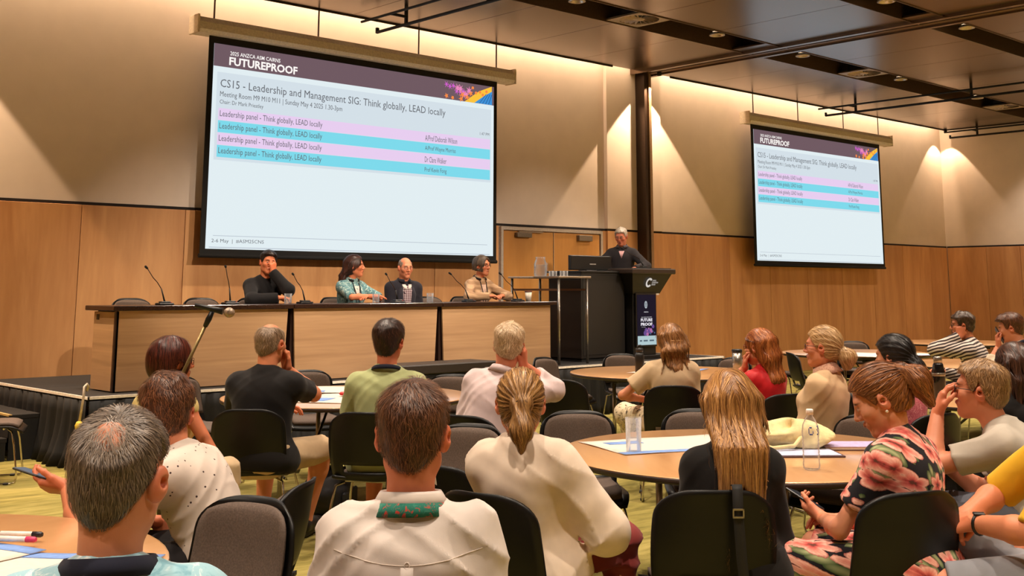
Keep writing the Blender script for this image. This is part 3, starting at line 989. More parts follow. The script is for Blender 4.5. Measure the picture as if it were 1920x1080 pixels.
def make_chair():
    o = empty('conference_chair', 'chair', 'chair')
    A = chair_back_pts(17, 19)
    B = A - np.array([0, .012, 0])
    mask = np.ones((16, 18), bool)
    mask[3:13, 2:4] = False
    MB().plate(A[:, ::-1], B[:, ::-1], mask[:, ::-1]).build('back_shell', M_SHELL, o)
    A = chair_back_pts(13, 11, .05, .016, .24)
    B = A - np.array([0, .014, 0])
    for G in (A,):
        G[1:-1, 1:-1, 1] += .006
    MB().plate(A[:, ::-1], B[:, ::-1]).build('back_pad', M_PAD, o)
    nu, nv = 13, 13
    A = np.zeros((nu, nv, 3))
    for i in range(nu):
        u = -1 + 2 * i / (nu - 1)
        for j in range(nv):
            v = j / (nv - 1)
            wd = .235 * (1 - .12 * (1 - v) ** 2) * (1 - .10 * max(0, (v - .8) / .2) ** 2)
            A[i, j] = (u * wd, -.205 + v * .45, .435 + .012 * u * u - .045 * max(0, (v - .75) / .25) ** 2 + .02 * max(0, (.15 - v) / .15))
    MB().plate(A, A - np.array([0, 0, .016])).build('seat_shell', M_SHELL, o)
    P = A[1:-1, 1:-1] * np.array([1, 1, 1]) + np.array([0, 0, .028])
    MB().plate(P, A[1:-1, 1:-1] + np.array([0, 0, .001])).build('seat_pad', M_PAD, o)
    for sgn in (-1, 1):
        x = sgn
        MB().tube([(x * .15, .13, .418), (x * .20, .165, .40), (x * .222, .19, .30), (x * .24, .225, .05), (x * .24, .215, .014), (x * .24, .18, .009),
                   (x * .24, -.2, .009), (x * .24, -.235, .014), (x * .238, -.24, .05), (x * .21, -.19, .30), (x * .195, -.165, .40), (x * .15, -.14, .418)], .0075, 8).build('sled_frame', M_CHROME, o)
        for y in (.15, -.17):
            MB().box(x * .24 - .014, x * .24 + .014, y - .02, y + .02, 0, .018, .004).build('glide', M_BLACK, o)
    MB().tube([(-.16, .1, .418), (.16, .1, .418)], .0075, 6).tube([(-.16, -.1, .418), (.16, -.1, .418)], .0075, 6).build('seat_bar', M_CHROME, o)
    return o


CHAIR0 = make_chair()
CHAIR_USED = [False]


def chair(x, y, heading, label, z=0.0, group=None):
    o = CHAIR0 if not CHAIR_USED[0] else copy_tree(CHAIR0)
    CHAIR_USED[0] = True
    o.location = (x, y, z)
    o.rotation_euler = (0, 0, heading - PI / 2)
    tag(o, label, 'chair', group)
    if not group and 'group' in o:
        del o['group']
    return o


# ================================================================== round tables
M_OAK = wood('table_oak_laminate', (196, 142, 92), (222, 172, 120), axis=0, grain=1.0, stretch=9, rough=0.3, coat=0.8, fine=0.35)


def make_table():
    o = empty('round_table', 'table', 'table')
    R = .92
    MB().lathe([(0, .738), (R - .012, .738), (R - .004, .736), (R - .002, .733)], 64).build('table_top', M_OAK, o)
    MB().lathe([(R - .003, .7335), (R, .728), (R, .716), (R - .006, .708), (0, .708)][::-1], 64).build('edge_band', plain('dark_table_edge', (46, 34, 28), 0.4), o)
    for s in (-1, 1):
        for t in (-1, 1):
            MB().tube([(s * .52, t * .34, .70), (s * .52, t * .34, .02)], .018, 10).build('leg', M_STEEL, o)
            MB().lathe([(.024, 0), (.024, .02), (.018, .022)], 10, (s * .52, t * .34, 0)).build('foot', M_BLACK, o)
        MB().box(s * .52 - .02, s * .52 + .02, -.42, .42, .672, .708, .004).build('leg_bearer', M_BLACK, o)
        MB().tube([(s * .52, -.34, .36), (s * .52, .34, .36)], .014, 8).build('leg_rail', M_STEEL, o)
        MB().tube([(s * .52, .1, .45), (s * .12, .1, .69)], .010, 8).build('stay', M_BLACK, o)
    for t in (-1, 1):
        MB().box(-.6, .6, t * .3 - .015, t * .3 + .015, .66, .708, .003).build('top_rail', M_BLACK, o)
    return o


TABLE0 = make_table()
TABLES = {}


def table(key, x, y, rz, label):
    o = TABLE0 if not TABLES else copy_tree(TABLE0)
    o.location = (x, y, 0)
    o.rotation_euler = (0, 0, rz)
    tag(o, label, 'table', 'round tables set out before the stage')
    TABLES[key] = o
    return o


TT = .7385
table('near_left', .85, 3.75, .3, 'round oak table with large white and blue sheets beside the grey-haired man')
table('front_left', 5.02, 7.33, .75, 'round table in front of the men in black and in pale green')
table('near_right', 4.75, 3.50, .9, 'round oak table carrying the water bottle and cream cloth bag')
table('front_mid', 8.65, 7.30, .4, 'round oak table carrying the steel tumbler and black flask')
table('far_a', 12.95, 7.85, .2, 'round table with papers below the far projection screen')
table('far_b', 16.6, 8.35, .5, 'round table standing furthest away, nearest the end wall')
table('right_mid', 8.45, 3.9, 1.1, 'round oak table with the dark tall bottle, before the woman in pink')
table('right_far', 12.1, 5.7, .1, 'round table with the orange cup beside the man in stripes')

# ------------------------------------------------------------------ things on the tables
M_PAPER = plain('paper_white', (216, 204, 192), 0.7, var=0.02)
M_PBLUE = plain('paper_blue', (118, 152, 214), 0.7, var=0.05)


def sheet(x, y, rz, w_, h_, label, z=TT, band=True, cat='paper', group=None):
    o = empty('poster_sheet', label, cat, (x, y, z), rz, group)
    A = np.zeros((9, 7, 3))
    for i in range(9):
        for j in range(7):
            u, v = i / 8 - .5, j / 6 - .5
            A[i, j] = (u * w_, v * h_, .002 + .006 * abs(u) ** 3 * 4 * (1 + math.sin(7 * v)) * .5 + .0015 * math.sin(9 * u + 4 * v))
    MB().plate(A, A - np.array([0, 0, .0012])).build('sheet', M_PAPER, o)
    if band:
        Bn = A[:, :2].copy()
        Bn[:, 1] = A[:, 0] * .15 + A[:, 1] * .85
        Bn += np.array([0, 0, .0016])
        MB().plate(Bn, Bn - np.array([0, 0, .001])).build('printed_band', M_PBLUE, o)
        Bn2 = A[1:4, 4:6].copy() + np.array([0, 0, .0016])
        MB().plate(Bn2, Bn2 - np.array([0, 0, .001])).build('printed_block', M_PBLUE, o)
    return o


sheet(1.28, 3.42, 2.3, .62, .46, 'large white poster sheet with blue bands, nearest the grey-haired man')
sheet(1.12, 3.86, 1.9, .62, .42, 'white poster sheet under the two marker pens', TT + .003)
sheet(4.98, 7.15, .6, .95, .68, 'poster sheet with the red marker spot on the front table', TT)
sheet(5.2, 7.75, .9, .6, .42, 'plain poster sheet on the front table facing the stage', TT + .004)
sheet(4.66, 3.92, -.35, .78, .52, 'poster sheet lying by the tall water glass', TT)
sheet(8.75, 7.35, .3, .85, .5, 'pale poster sheet on the table with the black flask', TT)
sheet(12.6, 7.5, .4, .9, .6, 'poster sheet on the table below the far screen', TT)
sheet(13.0, 7.1, -.3, .6, .42, 'folded poster sheet over the table edge below the far screen', TT + .005)
sheet(11.95, 5.75, .9, .42, .3, 'small white sheet by the orange cup', TT, False)


def marker(x, y, rz, label, cap, z=TT + .012):
    o = empty('marker_pen', label, 'marker', (x, y, z), rz)
    MB().tube([(-.07, 0, 0), (.035, 0, 0)], .0085, 10).build('barrel', plain('marker_white', (230, 222, 214), 0.4), o)
    MB().tube([(.035, 0, 0), (.062, 0, 0), (.068, 0, 0)], [.0092, .0088, .006], 10).build('cap', cap, o)
    MB().tube([(-.078, 0, 0), (-.07, 0, 0)], .0075, 10).build('end_plug', cap, o)


marker(1.38, 3.78, -.9, 'white marker pen with pink cap on the poster sheet', plain('cap_pink', (214, 60, 104), 0.4), TT + .022)
marker(1.42, 3.84, -.85, 'white marker pen with black cap on the poster sheet', plain('cap_black', (28, 24, 30), 0.4), TT + .022)
marker(4.88, 3.72, .4, 'white marker pen lying behind the blonde woman', plain('cap_grey', (120, 110, 120), 0.4), TT + .018)
o = empty('red_button', 'small red round token on the front table poster', 'token', (4.95, 7.25, TT + .012))
MB().lathe([(0, 0), (.04, 0), (.046, .012), (.036, .022), (0, .024)], 16).build('cap_body', plain('cap_red', (196, 36, 40), 0.4), o)
tumbler(4.31, 3.85, TT, 'tall water glass on the oak table beside the poster sheet', .04, .165, .42)

# water bottle
o = empty('water_bottle', 'clear ribbed plastic water bottle with white cap', 'bottle', (4.48, 2.96, TT))
prof = [(0, .004), (.026, 0), (.036, .006), (.038, .02)]
for k in range(7):
    prof += [(.0375, .03 + .016 * k), (.0355, .038 + .016 * k)]
prof += [(.0375, .145), (.038, .16), (.034, .19), (.022, .215), (.0135, .228), (.0135, .246), (0, .246)]
MB().lathe(prof, 24).build('bottle_wall', glass('bottle_plastic', (.97, .98, 1, 1), 0.03), o)
MB().lathe([(0, .246), (.0165, .234), (.0165, .254), (.014, .258), (0, .258)], 16).build('cap', plain('cap_white', (238, 234, 228), 0.4), o)
M_PRINT = plain('blue_print', (52, 74, 150), 0.5)
pr = MB()
for a0, a1, z0, z1 in ((-2.75, -2.2, .15, .185), (-1.75, -1.2, .15, .19)):
    A = np.array([[(.0386 * math.cos(a0 + (a1 - a0) * i / 6), .0386 * math.sin(a0 + (a1 - a0) * i / 6), z0 + (z1 - z0) * j / 6) for j in range(7)] for i in range(7)])
    mk = np.array([[2.4 < math.hypot(i - 2.5, j - 2.5) < 3.4 and not (i > 3 and j > 2) for j in range(6)] for i in range(6)]) if a0 < -2 else np.array([[(i + 2 * j) % 5 < 2 for j in range(6)] for i in range(6)])
    pr.plate(A, A * np.array([.995, .995, 1]), mk)
pr.build('printed_mark', M_PRINT, o)

# cream cloth bag, crumpled
nu, nv = 40, 28
P = np.zeros((nu, nv, 3))
for i in range(nu):
    for j in range(nv):
        a, b = 2 * PI * i / (nu - 1), PI * j / (nv - 1)
        fold = 1 + .10 * math.sin(3 * a + 2 * b) + .07 * math.sin(7 * a - 3 * math.sin(2 * b)) + .06 * math.sin(5 * b + 2 * a)
        P[i, j] = (.20 * math.cos(a) * math.sin(b) * fold, .115 * math.sin(a) * math.sin(b) * fold, max(0.001, .052 + .066 * math.cos(b) * (1 + .25 * math.sin(4 * a) + .2 * math.cos(2 * a + 1))))
m = MB()
m.add(P.reshape(-1, 3), [(i * nv + j, i * nv + j + 1, (i + 1) * nv + j + 1, (i + 1) * nv + j) for i in range(nu - 1) for j in range(nv - 1)], True)
o = m.build('cloth_bag', plain('cream_cotton', (224, 204, 150), 0.85, var=.08, scale=25), None, (4.98, 3.40, TT + .012), -.75)
tag(o, 'crumpled cream cotton tote bag lying on the oak table', 'bag')
MB().tube([(-.15, -.05, .06), (-.2, -.1, .03), (-.13, -.16, .012), (-.02, -.14, .02), (.03, -.09, .06)], .01, 8).build('strap', plain('cream_cotton', (224, 204, 150)), o)
o = empty('document_folder', 'dark folder with pale papers under the cream bag', 'folder', (4.86, 3.30, TT), -.72)
MB().box(-.2, .2, -.15, .15, 0, .008, .002).build('cover', plain('folder_maroon', (70, 34, 40), 0.5), o)
MB().box(-.19, .185, -.14, .14, .008, .011, .001).build('pages', plain('folder_pages', (190, 196, 226), 0.6), o)
o = empty('notebook', 'mauve covered notebook on the oak table near the floral dress', 'notebook', (5.22, 3.22, TT), -.75)
MB().box(-.15, .15, -.1, .1, 0, .004, .001).build('rear_cover', plain('notebook_dark', (90, 50, 50), 0.5), o)
MB().box(-.148, .148, -.098, .098, .004, .016, .001).build('pages', M_PAPER, o)
MB().box(-.15, .15, -.1, .1, .016, .02, .001).build('front_cover', plain('notebook_mauve', (188, 172, 214), 0.5), o)

# flasks and cups
o = empty('steel_tumbler', 'tall brushed steel tumbler with black lid on the front table', 'tumbler', (9.0, 6.72, TT))
MB().lathe([(0, 0), (.04, 0), (.046, .19), (0, .19)], 20).build('tumbler_wall', M_STEEL, o)
MB().lathe([(0, .19), (.048, .19), (.05, .2), (.05, .215), (.044, .222), (0, .222)], 20).build('lid', M_BLACK, o)
o = empty('flask', 'black drinking flask with loop lid on the front table', 'flask', (8.25, 7.28, TT))
MB().lathe([(0, 0), (.042, 0), (.044, .17), (.03, .2), (0, .2)], 20).build('flask_wall', M_BLACK, o)
MB().lathe([(0, .2), (.034, .2), (.034, .235), (0, .24)], 16).tube([(-.03, 0, .235), (-.02, 0, .262), (.02, 0, .262), (.03, 0, .235)], .006, 8).build('lid', plain('flask_lid', (34, 30, 30), 0.5), o)
o = empty('paper_cup', 'small orange paper cup beside the man in stripes', 'cup', (11.85, 6.2, TT))
MB().lathe([(0, 0), (.03, 0), (.041, .095), (.038, .095), (.028, .006), (0, .006)], 18).build('cup_wall', plain('cup_orange', (232, 150, 52), 0.6), o)
MB().lathe([(.040, .09), (.0435, .096), (.040, .1), (.037, .096)], 18).build('rim', plain('cup_white', (232, 222, 206)), o)
o = empty('dark_bottle', 'tall dark drinking bottle with steel cap near the fair-haired man', 'bottle', (7.88, 4.12, TT))
MB().lathe([(0, 0), (.045, 0), (.046, .2), (.036, .25), (.03, .26), (0, .26)], 20).build('bottle_wall', plain('smoked_plastic', (22, 20, 20), 0.15), o)
MB().lathe([(.0465, .17), (.0475, .172), (.0475, .19), (.0465, .192)], 20).build('band', M_STEEL, o)
MB().lathe([(0, .26), (.03, .26), (.03, .3), (.022, .306), (0, .306)], 16).build('cap', M_STEEL, o)

# ------------------------------------------------------------------ audience microphone on its stand
BM0, BM1 = np.array([2.773, 5.487, 1.116]), np.array([2.849, 5.415, 1.352])      # two points on the boom
BD = (BM1 - BM0) / np.linalg.norm(BM1 - BM0)
foot = BM0 - BD * .22
o = empty('microphone_stand', 'boom microphone stand rising beside the woman with the auburn bob', 'stand', (foot[0], foot[1], 0))
loc = lambda p: np.array(p) - np.array([foot[0], foot[1], 0])
for k in range(3):
    t = 2 * PI * k / 3 + .5
    MB().tube([(0, 0, .16), (.3 * math.cos(t), .3 * math.sin(t), .012)], .009, 8).build('leg', M_BLACK, o)
MB().tube([(0, 0, .1), (0, 0, foot[2])], .011, 10).build('pole', plain('stand_pole', (70, 58, 40), 0.35, .6), o)
MB().tube([(0, 0, foot[2] - .03), (0, 0, foot[2] + .03)], .018, 10).build('clutch', M_BLACK, o)
MB().tube([loc(BM0 - BD * .4), loc(BM1)], .0085, 10).build('boom', plain('boom_brass', (128, 108, 66), 0.35, .6), o)
MB().tube([loc(BM1 - BD * .02), loc(BM1 + BD * .02), loc(BM1 + BD * .06)], [.012, .016, .012], 10).build('clip', M_BLACK, o)
m0, m1 = np.array([2.845, 5.418, 1.427]), np.array([2.915, 5.355, 1.407])
md = (m1 - m0) / np.linalg.norm(m1 - m0)
mic = empty('handheld_microphone', 'silver-headed handheld microphone clipped to the boom stand', 'microphone', tuple(m0))
MB().tube([-md * .06, md * .03, md * .085], [.011, .013, .018], 12).build('handle', M_BLACK, mic)
c_ = md * .118
vv, ff = [], []
for i in range(9):
    for k in range(16):
        a, b = PI * i / 8, 2 * PI * k / 16
        u_ = np.cross(md, (0, 0, 1)); u_ /= np.linalg.norm(u_)
        v_ = np.cross(md, u_)
        vv.append(c_ + .0255 * (math.cos(a) * md * 1.1 + math.sin(a) * (math.cos(b) * u_ + math.sin(b) * v_)))
for i in range(8):
    for k in range(16):
        ff.append((i * 16 + k, i * 16 + (k + 1) % 16, (i + 1) * 16 + (k + 1) % 16, (i + 1) * 16 + k))
MB().add(vv, ff, True).build('grille', plain('grille_silver', (168, 146, 126), 0.45, .5, var=.3, scale=500), mic)
MB().tube([c_ - md * .004, c_ + md * .004], .0262, 16).build('grille_band', M_STEEL, mic)

# ------------------------------------------------------------------ things on the floor
o = empty('umbrella', 'black folded umbrella with crook handle lying on the carpet', 'umbrella', (3.95, 6.30, .03), .6)
MB().tube([(-.12, 0, 0), (-.02, .004, 0), (.2, 0, .004), (.42, 0, 0), (.5, 0, 0)], [.016, .03, .038, .022, .006], 12).build('canopy', plain('umbrella_nylon', (16, 14, 16), 0.6, var=.4, scale=30), o)
MB().tube([(-.12, 0, 0), (-.26, 0, 0), (-.30, .02, 0), (-.31, .06, 0), (-.28, .09, 0), (-.22, .095, 0)], .011, 10).build('crook_handle', M_BLACK, o)
MB().tube([(-.005, 0, 0), (.015, 0, 0)], .036, 12).build('strap', plain('strap_silver', (150, 146, 142), 0.4, .4), o)


def soft_bag(name, x, y, rz, sx, sy, sz, mat, label, handle=True):
    o = empty(name, label, 'bag', (x, y, 0), rz)
    nu, nv = 32, 18
    P = np.zeros((nu, nv, 3))
    for i in range(nu):
        for j in range(nv):
            a, b = 2 * PI * i / nu, PI * j / (nv - 1)
            c, s_ = math.cos(a), math.sin(a)
            q = (abs(c) ** 3 + abs(s_) ** 3) ** (-1 / 3)
            f = 1 + .04 * math.sin(5 * a + 3 * b) + .03 * math.sin(9 * b + 2 * a)
            P[i, j] = (sx * c * q * math.sin(b) ** .5 * f, sy * s_ * q * math.sin(b) ** .5 * f, max(0.0, sz * (.5 + .5 * math.cos(b)) * f))
    m = MB()
    m.add(P.reshape(-1, 3), [(i * nv + j, i * nv + j + 1, ((i + 1) % nu) * nv + j + 1, ((i + 1) % nu) * nv + j) for i in range(nu) for j in range(nv - 1)], True)
    m.build('body', mat, o)
    if handle:
        MB().tube([(-sx * .3, 0, sz * .93), (-sx * .25, 0, sz * 1.15), (sx * .25, 0, sz * 1.15), (sx * .3, 0, sz * .93)], .01, 8).build('handle', mat, o)
    MB().box(-sx * .8, sx * .8, -sy * 1.02, -sy * .85, sz * .2, sz * .55, .01).build('pocket', mat, o)
    return o


soft_bag('backpack', 4.62, 6.92, .7, .2, .15, .30, plain('backpack_navy', (20, 20, 26), 0.7), 'dark backpack under the front table by the steel legs')
soft_bag('handbag', 5.6, 6.3, .3, .18, .12, .26, plain('bag_black', (17, 15, 15), 0.6), 'black handbag on the carpet under the pale green man\'s table')


# ================================================================== figure building: smooth unions of tapered forms, meshed on a grid
f32 = np.float32


def V3(*a):
    return np.array(a, f32)


def nrm(v):
    v = np.asarray(v, float)
    return v / (np.linalg.norm(v) + 1e-12)


def smin(a, b, k):
    h = np.clip(.5 + .5 * (b - a) / k, 0, 1)
    return b * (1 - h) + a * h - k * h * (1 - h)


def smax(a, b, k):
    return -smin(-a, -b, k)


def cap(a, b, ra, rb=None, k=.03, cut=None):
    """tapered capsule; cut: end it flat at b instead of round"""
    a, b = np.asarray(a, f32), np.asarray(b, f32)
    rb = ra if rb is None else rb
    ba = b - a
    L2 = float(ba @ ba) + 1e-9
    c, R = (a + b) / 2, math.sqrt(L2) / 2 + max(ra, rb)
    u = ba / math.sqrt(L2)

    def fn(P):
        pa = P - a
        t = np.clip(pa @ ba / L2, 0, 1)
        d = np.sqrt(((pa - t[:, None] * ba) ** 2).sum(1)) - (ra + (rb - ra) * t)
        if cut:
            d = np.maximum(d, (P - b) @ u)
        return d
    return fn, k, c, R


def ell(c, r, R=None, k=.03):
    c, r = np.asarray(c, f32), np.asarray(r, f32)
    R = None if R is None else np.asarray(R, f32)

    def fn(P):
        q = P - c
        if R is not None:
            q = q @ R
        k0 = np.sqrt(((q / r) ** 2).sum(1))
        k1 = np.sqrt(((q / (r * r)) ** 2).sum(1)) + 1e-6
        return np.where(k0 < .05, -float(r.min()), k0 * (k0 - 1) / k1)
    return fn, k, c, float(r.max())


def union(prims, grow=0.0):
    def fn(P):
        d = np.full(len(P), .25, f32)
        for f, k, c, R in prims:
            m = ((P - c) ** 2).sum(1) < (R + .16) ** 2
            if m.any():
                d[m] = smin(d[m], f(P[m]), k)
        return d - grow
    return fn


def bounds(prims, pad):
    lo = np.min([c - R for _, _, c, R in prims], 0) - pad
    hi = np.max([c + R for _, _, c, R in prims], 0) + pad
    return lo, hi


def grad(fn, P, e=.0025):
    g = np.zeros_like(P)
    for s in ((1, -1, -1), (-1, -1, 1), (-1, 1, -1), (1, 1, 1)):
        s = np.array(s, f32)
        g += s * fn(P + s * e)[:, None]
    return g / (np.sqrt((g * g).sum(1))[:, None] + 1e-9)


def surf(fn, lo, hi, h, refine=1):
    """surface nets over a grid of step h; only blocks near the surface are evaluated"""
    lo, hi = np.asarray(lo, f32), np.asarray(hi, f32)
    B = 6
    nb = np.maximum(1, np.ceil((hi - lo) / (h * B)).astype(int))
    n = nb * B + 1
    g = np.stack(np.meshgrid(*[np.arange(k) for k in nb], indexing='ij'), -1).reshape(-1, 3)
    cd = fn((lo + (g + .5) * h * B).astype(f32))
    V = np.repeat(np.repeat(np.repeat(np.where(cd < 0, -1, 1).reshape(nb).astype(f32), B, 0), B, 1), B, 2)
    V = np.pad(V, ((0, 1),) * 3, constant_values=1.0)
    act = g[np.abs(cd) < B * h * .9 + .012]
    if not len(act):
        return np.zeros((0, 3)), np.zeros((0, 4), int)
    o = np.stack(np.meshgrid(*[np.arange(B + 1)] * 3, indexing='ij'), -1).reshape(-1, 3)
    idx = (act[:, None] * B + o[None]).reshape(-1, 3)
    flat = np.unique(np.ravel_multi_index(idx.T, n))
    ii = np.stack(np.unravel_index(flat, n), 1)
    V.reshape(-1)[flat] = fn((lo + ii * h).astype(f32))
    V[0], V[-1], V[:, 0], V[:, -1], V[:, :, 0], V[:, :, -1] = 1, 1, 1, 1, 1, 1
    S = V < 0
    C = [S[a:a + n[0] - 1, b:b + n[1] - 1, c:c + n[2] - 1] for a in (0, 1) for b in (0, 1) for c in (0, 1)]
    allin = np.logical_and.reduce(C)
    anyin = np.logical_or.reduce(C)
    cell = np.argwhere(anyin & ~allin)
    cid = np.full(n - 1, -1, np.int32)
    cid[tuple(cell.T)] = np.arange(len(cell))
    corners = np.array([(a, b, c) for a in (0, 1) for b in (0, 1) for c in (0, 1)])
    vals = np.stack([V[tuple((cell + c).T)] for c in corners], 1)
    acc = np.zeros((len(cell), 3), f32)
    cnt = np.zeros(len(cell), f32)
    for i in range(8):
        for j in range(i + 1, 8):
            if np.abs(corners[i] - corners[j]).sum() != 1:
                continue
            a, b = vals[:, i], vals[:, j]
            m = (a < 0) != (b < 0)
            t = (a / (a - b + 1e-12))[m]
            acc[m] += corners[i] + t[:, None] * (corners[j] - corners[i])
            cnt[m] += 1
    P = (lo + (cell + acc / cnt[:, None]) * h).astype(f32)
    F = []
    for ax in range(3):
        sl0, sl1 = [slice(None)] * 3, [slice(None)] * 3
        sl0[ax], sl1[ax] = slice(0, -1), slice(1, None)
        d = S[tuple(sl0)].astype(np.int8) - S[tuple(sl1)]
        e = np.argwhere(d != 0)
        sg = d[tuple(e.T)]
        b, c = (ax + 1) % 3, (ax + 2) % 3
        ok = (e[:, b] > 0) & (e[:, c] > 0) & (e[:, b] < n[b] - 1) & (e[:, c] < n[c] - 1)
        e, sg = e[ok], sg[ok]
        q = []
        for db, dc in ((-1, -1), (0, -1), (0, 0), (-1, 0)):
            k = e.copy()
            k[:, b] += db
            k[:, c] += dc
            q.append(cid[tuple(k.T)])
        q = np.stack(q, 1)
        q[sg < 0] = q[sg < 0][:, ::-1]
        F.append(q)
    F = np.concatenate(F)
    for _ in range(refine):
        P = P - np.clip(fn(P), -h, h)[:, None] * grad(fn, P)
    return P, F


def raw_mesh(name, P, F, mat, attrs=None):
    me = bpy.data.meshes.new(name)
    me.from_pydata(P.tolist(), [], [tuple(f) for f in (F.tolist() if isinstance(F, np.ndarray) else F)])
    me.polygons.foreach_set('use_smooth', np.ones(len(me.polygons), bool))
    for k, v in (attrs or {}).items():
        if v.ndim == 1:
            me.attributes.new(k, 'FLOAT', 'POINT').data.foreach_set('value', v.astype(f32))
        else:
            me.attributes.new(k, 'FLOAT_COLOR', 'POINT').data.foreach_set('color', np.concatenate([v, np.ones((len(v), 1))], 1).astype(f32).ravel())
    me.materials.append(mat)
    me.update()
    return me


# ------------------------------------------------------------------ figure materials
def skin_mat():
    t = NT('skin')
    at = t.n('ShaderNodeAttribute', attribute_name='tone')
    f = t.noise(t.coord(), 60, 3)
    c = t.mix(t.math('MULTIPLY', f, .12), at.outputs['Color'], (.45, .12, .07, 1))
    t.set(c, .48, spec=.35)
    t.b.inputs['Subsurface Weight'].default_value = .06
    t.b.inputs['Subsurface Radius'].default_value = (.012, .005, .003)
    t.bump(t.noise(t.coord(), 420, 2), .08, .002)
    return t.m


M_SKIN = skin_mat()


def hair_mat(name, dark, light):
    if name in MATS:
        return MATS[name]
    t = NT(name)
    at = t.n('ShaderNodeAttribute', attribute_name='hv')
    f = t.noise(t.coord((90, 90, 14)), 2.0, 3)
    v = t.math('ADD', t.math('MULTIPLY', at.outputs['Fac'], .75), t.math('MULTIPLY', f, .3))
    mid = tuple((a + b) / 2 for a, b in zip(dark, light))
    t.set(t.ramp(v, [(.1, dark), (.5, mid), (.9, light)]), .42, spec=.45)
    MATS[name] = t.m
    return t.m


def cloth(name, c1, c2=None, pattern=None, rough=.85, scale=1.0, c3=None):
    if name in MATS:
        return MATS[name]
    t = NT(name)
    v = t.coord()
    wv = t.noise(t.coord((1, 1, 1)), 700, 2)
    soft = t.noise(v, 9, 3)
    base = t.ramp(soft, [(.3, tuple(x * .95 for x in c1)), (.7, tuple(min(255, x * 1.03) for x in c1))])
    if pattern == 'dots':
        vo = t.n('ShaderNodeTexVoronoi')
        vo.inputs['Scale'].default_value = 34 * scale
        t.l(v, vo.inputs['Vector'])
        base = t.mix(t.math('LESS_THAN', vo.outputs['Distance'], .13), base, lin(c2))
    elif pattern == 'stripes':
        sep = t.n('ShaderNodeSeparateXYZ')
        t.l(v, sep.inputs[0])
        wob = t.math('MULTIPLY', t.noise(v, 5, 2), .05)
        s_ = t.math('SINE', t.math('MULTIPLY', t.math('ADD', t.math('ADD', sep.outputs[2], t.math('MULTIPLY', sep.outputs[1], .35)), wob), 200 * scale))
        base = t.mix(t.math('GREATER_THAN', s_, .0), base, lin(c2))
    elif pattern == 'blotch':
        f = t.noise(v, 16 * scale, 4, .6, 1.2)
        base = t.ramp(f, [(.36, c2), (.46, c1), (.55, c1), (.64, c3 or c2)])
    elif pattern == 'floral':
        # flowers: cells with five-lobed petals, green leaf cells between, on a dark ground
        vo = t.n('ShaderNodeTexVoronoi')
        vo.inputs['Scale'].default_value = 9.5 * scale
        vo.inputs['Randomness'].default_value = .75
        vo.voronoi_dimensions = '2D'
        s0 = t.n('ShaderNodeSeparateXYZ')
        t.l(v, s0.inputs[0])
        cb = t.n('ShaderNodeCombineXYZ')
        t.l(t.math('MULTIPLY_ADD', s0.outputs[1], .5, s0.outputs[0]), cb.inputs[0])
        t.l(t.math('MULTIPLY_ADD', s0.outputs[1], -.45, s0.outputs[2]), cb.inputs[1])
        vm = cb.outputs[0]
        t.l(vm, vo.inputs['Vector'])
        sub = t.n('ShaderNodeVectorMath', operation='SUBTRACT')
        t.l(vm, sub.inputs[0])
        t.l(vo.outputs['Position'], sub.inputs[1])
        sep = t.n('ShaderNodeSeparateXYZ')
        t.l(sub.outputs[0], sep.inputs[0])
        ang = t.math('ARCTAN2', sep.outputs[1], sep.outputs[0])
        ncell = t.n('ShaderNodeSeparateXYZ')
        t.l(vo.outputs['Color'], ncell.inputs[0])
        lob = t.math('ABSOLUTE', t.math('SINE', t.math('ADD', t.math('MULTIPLY', ang, 2.5), t.math('MULTIPLY', ncell.outputs[0], 6))))
        wob = t.math('MULTIPLY', t.noise(v, 55, 2), .16)
        d = t.math('ADD', t.math('DIVIDE', vo.outputs['Distance'], t.math('MULTIPLY_ADD', lob, .45, .62)), wob)
        pet = t.ramp(d, [(.13, (70, 50, 34)), (.19, (176, 66, 64)), (.32, (228, 126, 112)), (.52, (248, 196, 176)), (.60, (150, 70, 66))])
        vein = t.math('SINE', t.math('MULTIPLY', ang, 15))
        pet = t.mix(t.math('MULTIPLY', t.math('ABSOLUTE', vein), .22), pet, lin((206, 92, 88)))
        flower = t.math('MULTIPLY', t.math('LESS_THAN', d, .60), t.math('LESS_THAN', ncell.outputs[1], .92))
        vl = t.n('ShaderNodeTexVoronoi')
        vl.inputs['Scale'].default_value = 1.0
        vl.voronoi_dimensions = '2D'
        lm = t.n('ShaderNodeMapping')
        lm.inputs['Rotation'].default_value = (0, 0, .7)
        lm.inputs['Scale'].default_value = (30 * scale, 13 * scale, 1)
        t.l(vm, lm.inputs['Vector'])
        t.l(lm.outputs[0], vl.inputs['Vector'])
        lcell = t.n('ShaderNodeSeparateXYZ')
        t.l(vl.outputs['Color'], lcell.inputs[0])
        leaf = t.math('MULTIPLY', t.math('LESS_THAN', vl.outputs['Distance'], .42), t.math('GREATER_THAN', lcell.outputs[0], .25))
        lc = t.ramp(vl.outputs['Distance'], [(.05, (172, 176, 130)), (.4, (70, 88, 52))])
        base = t.mix(flower, t.mix(leaf, base, lc), pet)
    elif pattern == 'check':
        sep = t.n('ShaderNodeSeparateXYZ')
        t.l(v, sep.inputs[0])
        a = t.math('GREATER_THAN', t.math('SINE', t.math('MULTIPLY', sep.outputs[0], 260 * scale)), 0.2)
        b = t.math('GREATER_THAN', t.math('SINE', t.math('MULTIPLY', sep.outputs[2], 260 * scale)), 0.2)
        base = t.mix(t.math('MULTIPLY', t.math('ADD', a, b), .5), base, lin(c2))
    elif pattern == 'denim':
        base = t.mix(t.math('MULTIPLY', t.noise(v, 5, 4), .6), base, lin(c2))
    t.set(base, rough, spec=.2)
    t.b.inputs['Sheen Weight'].default_value = .08
    t.bump(wv, .12, .002)
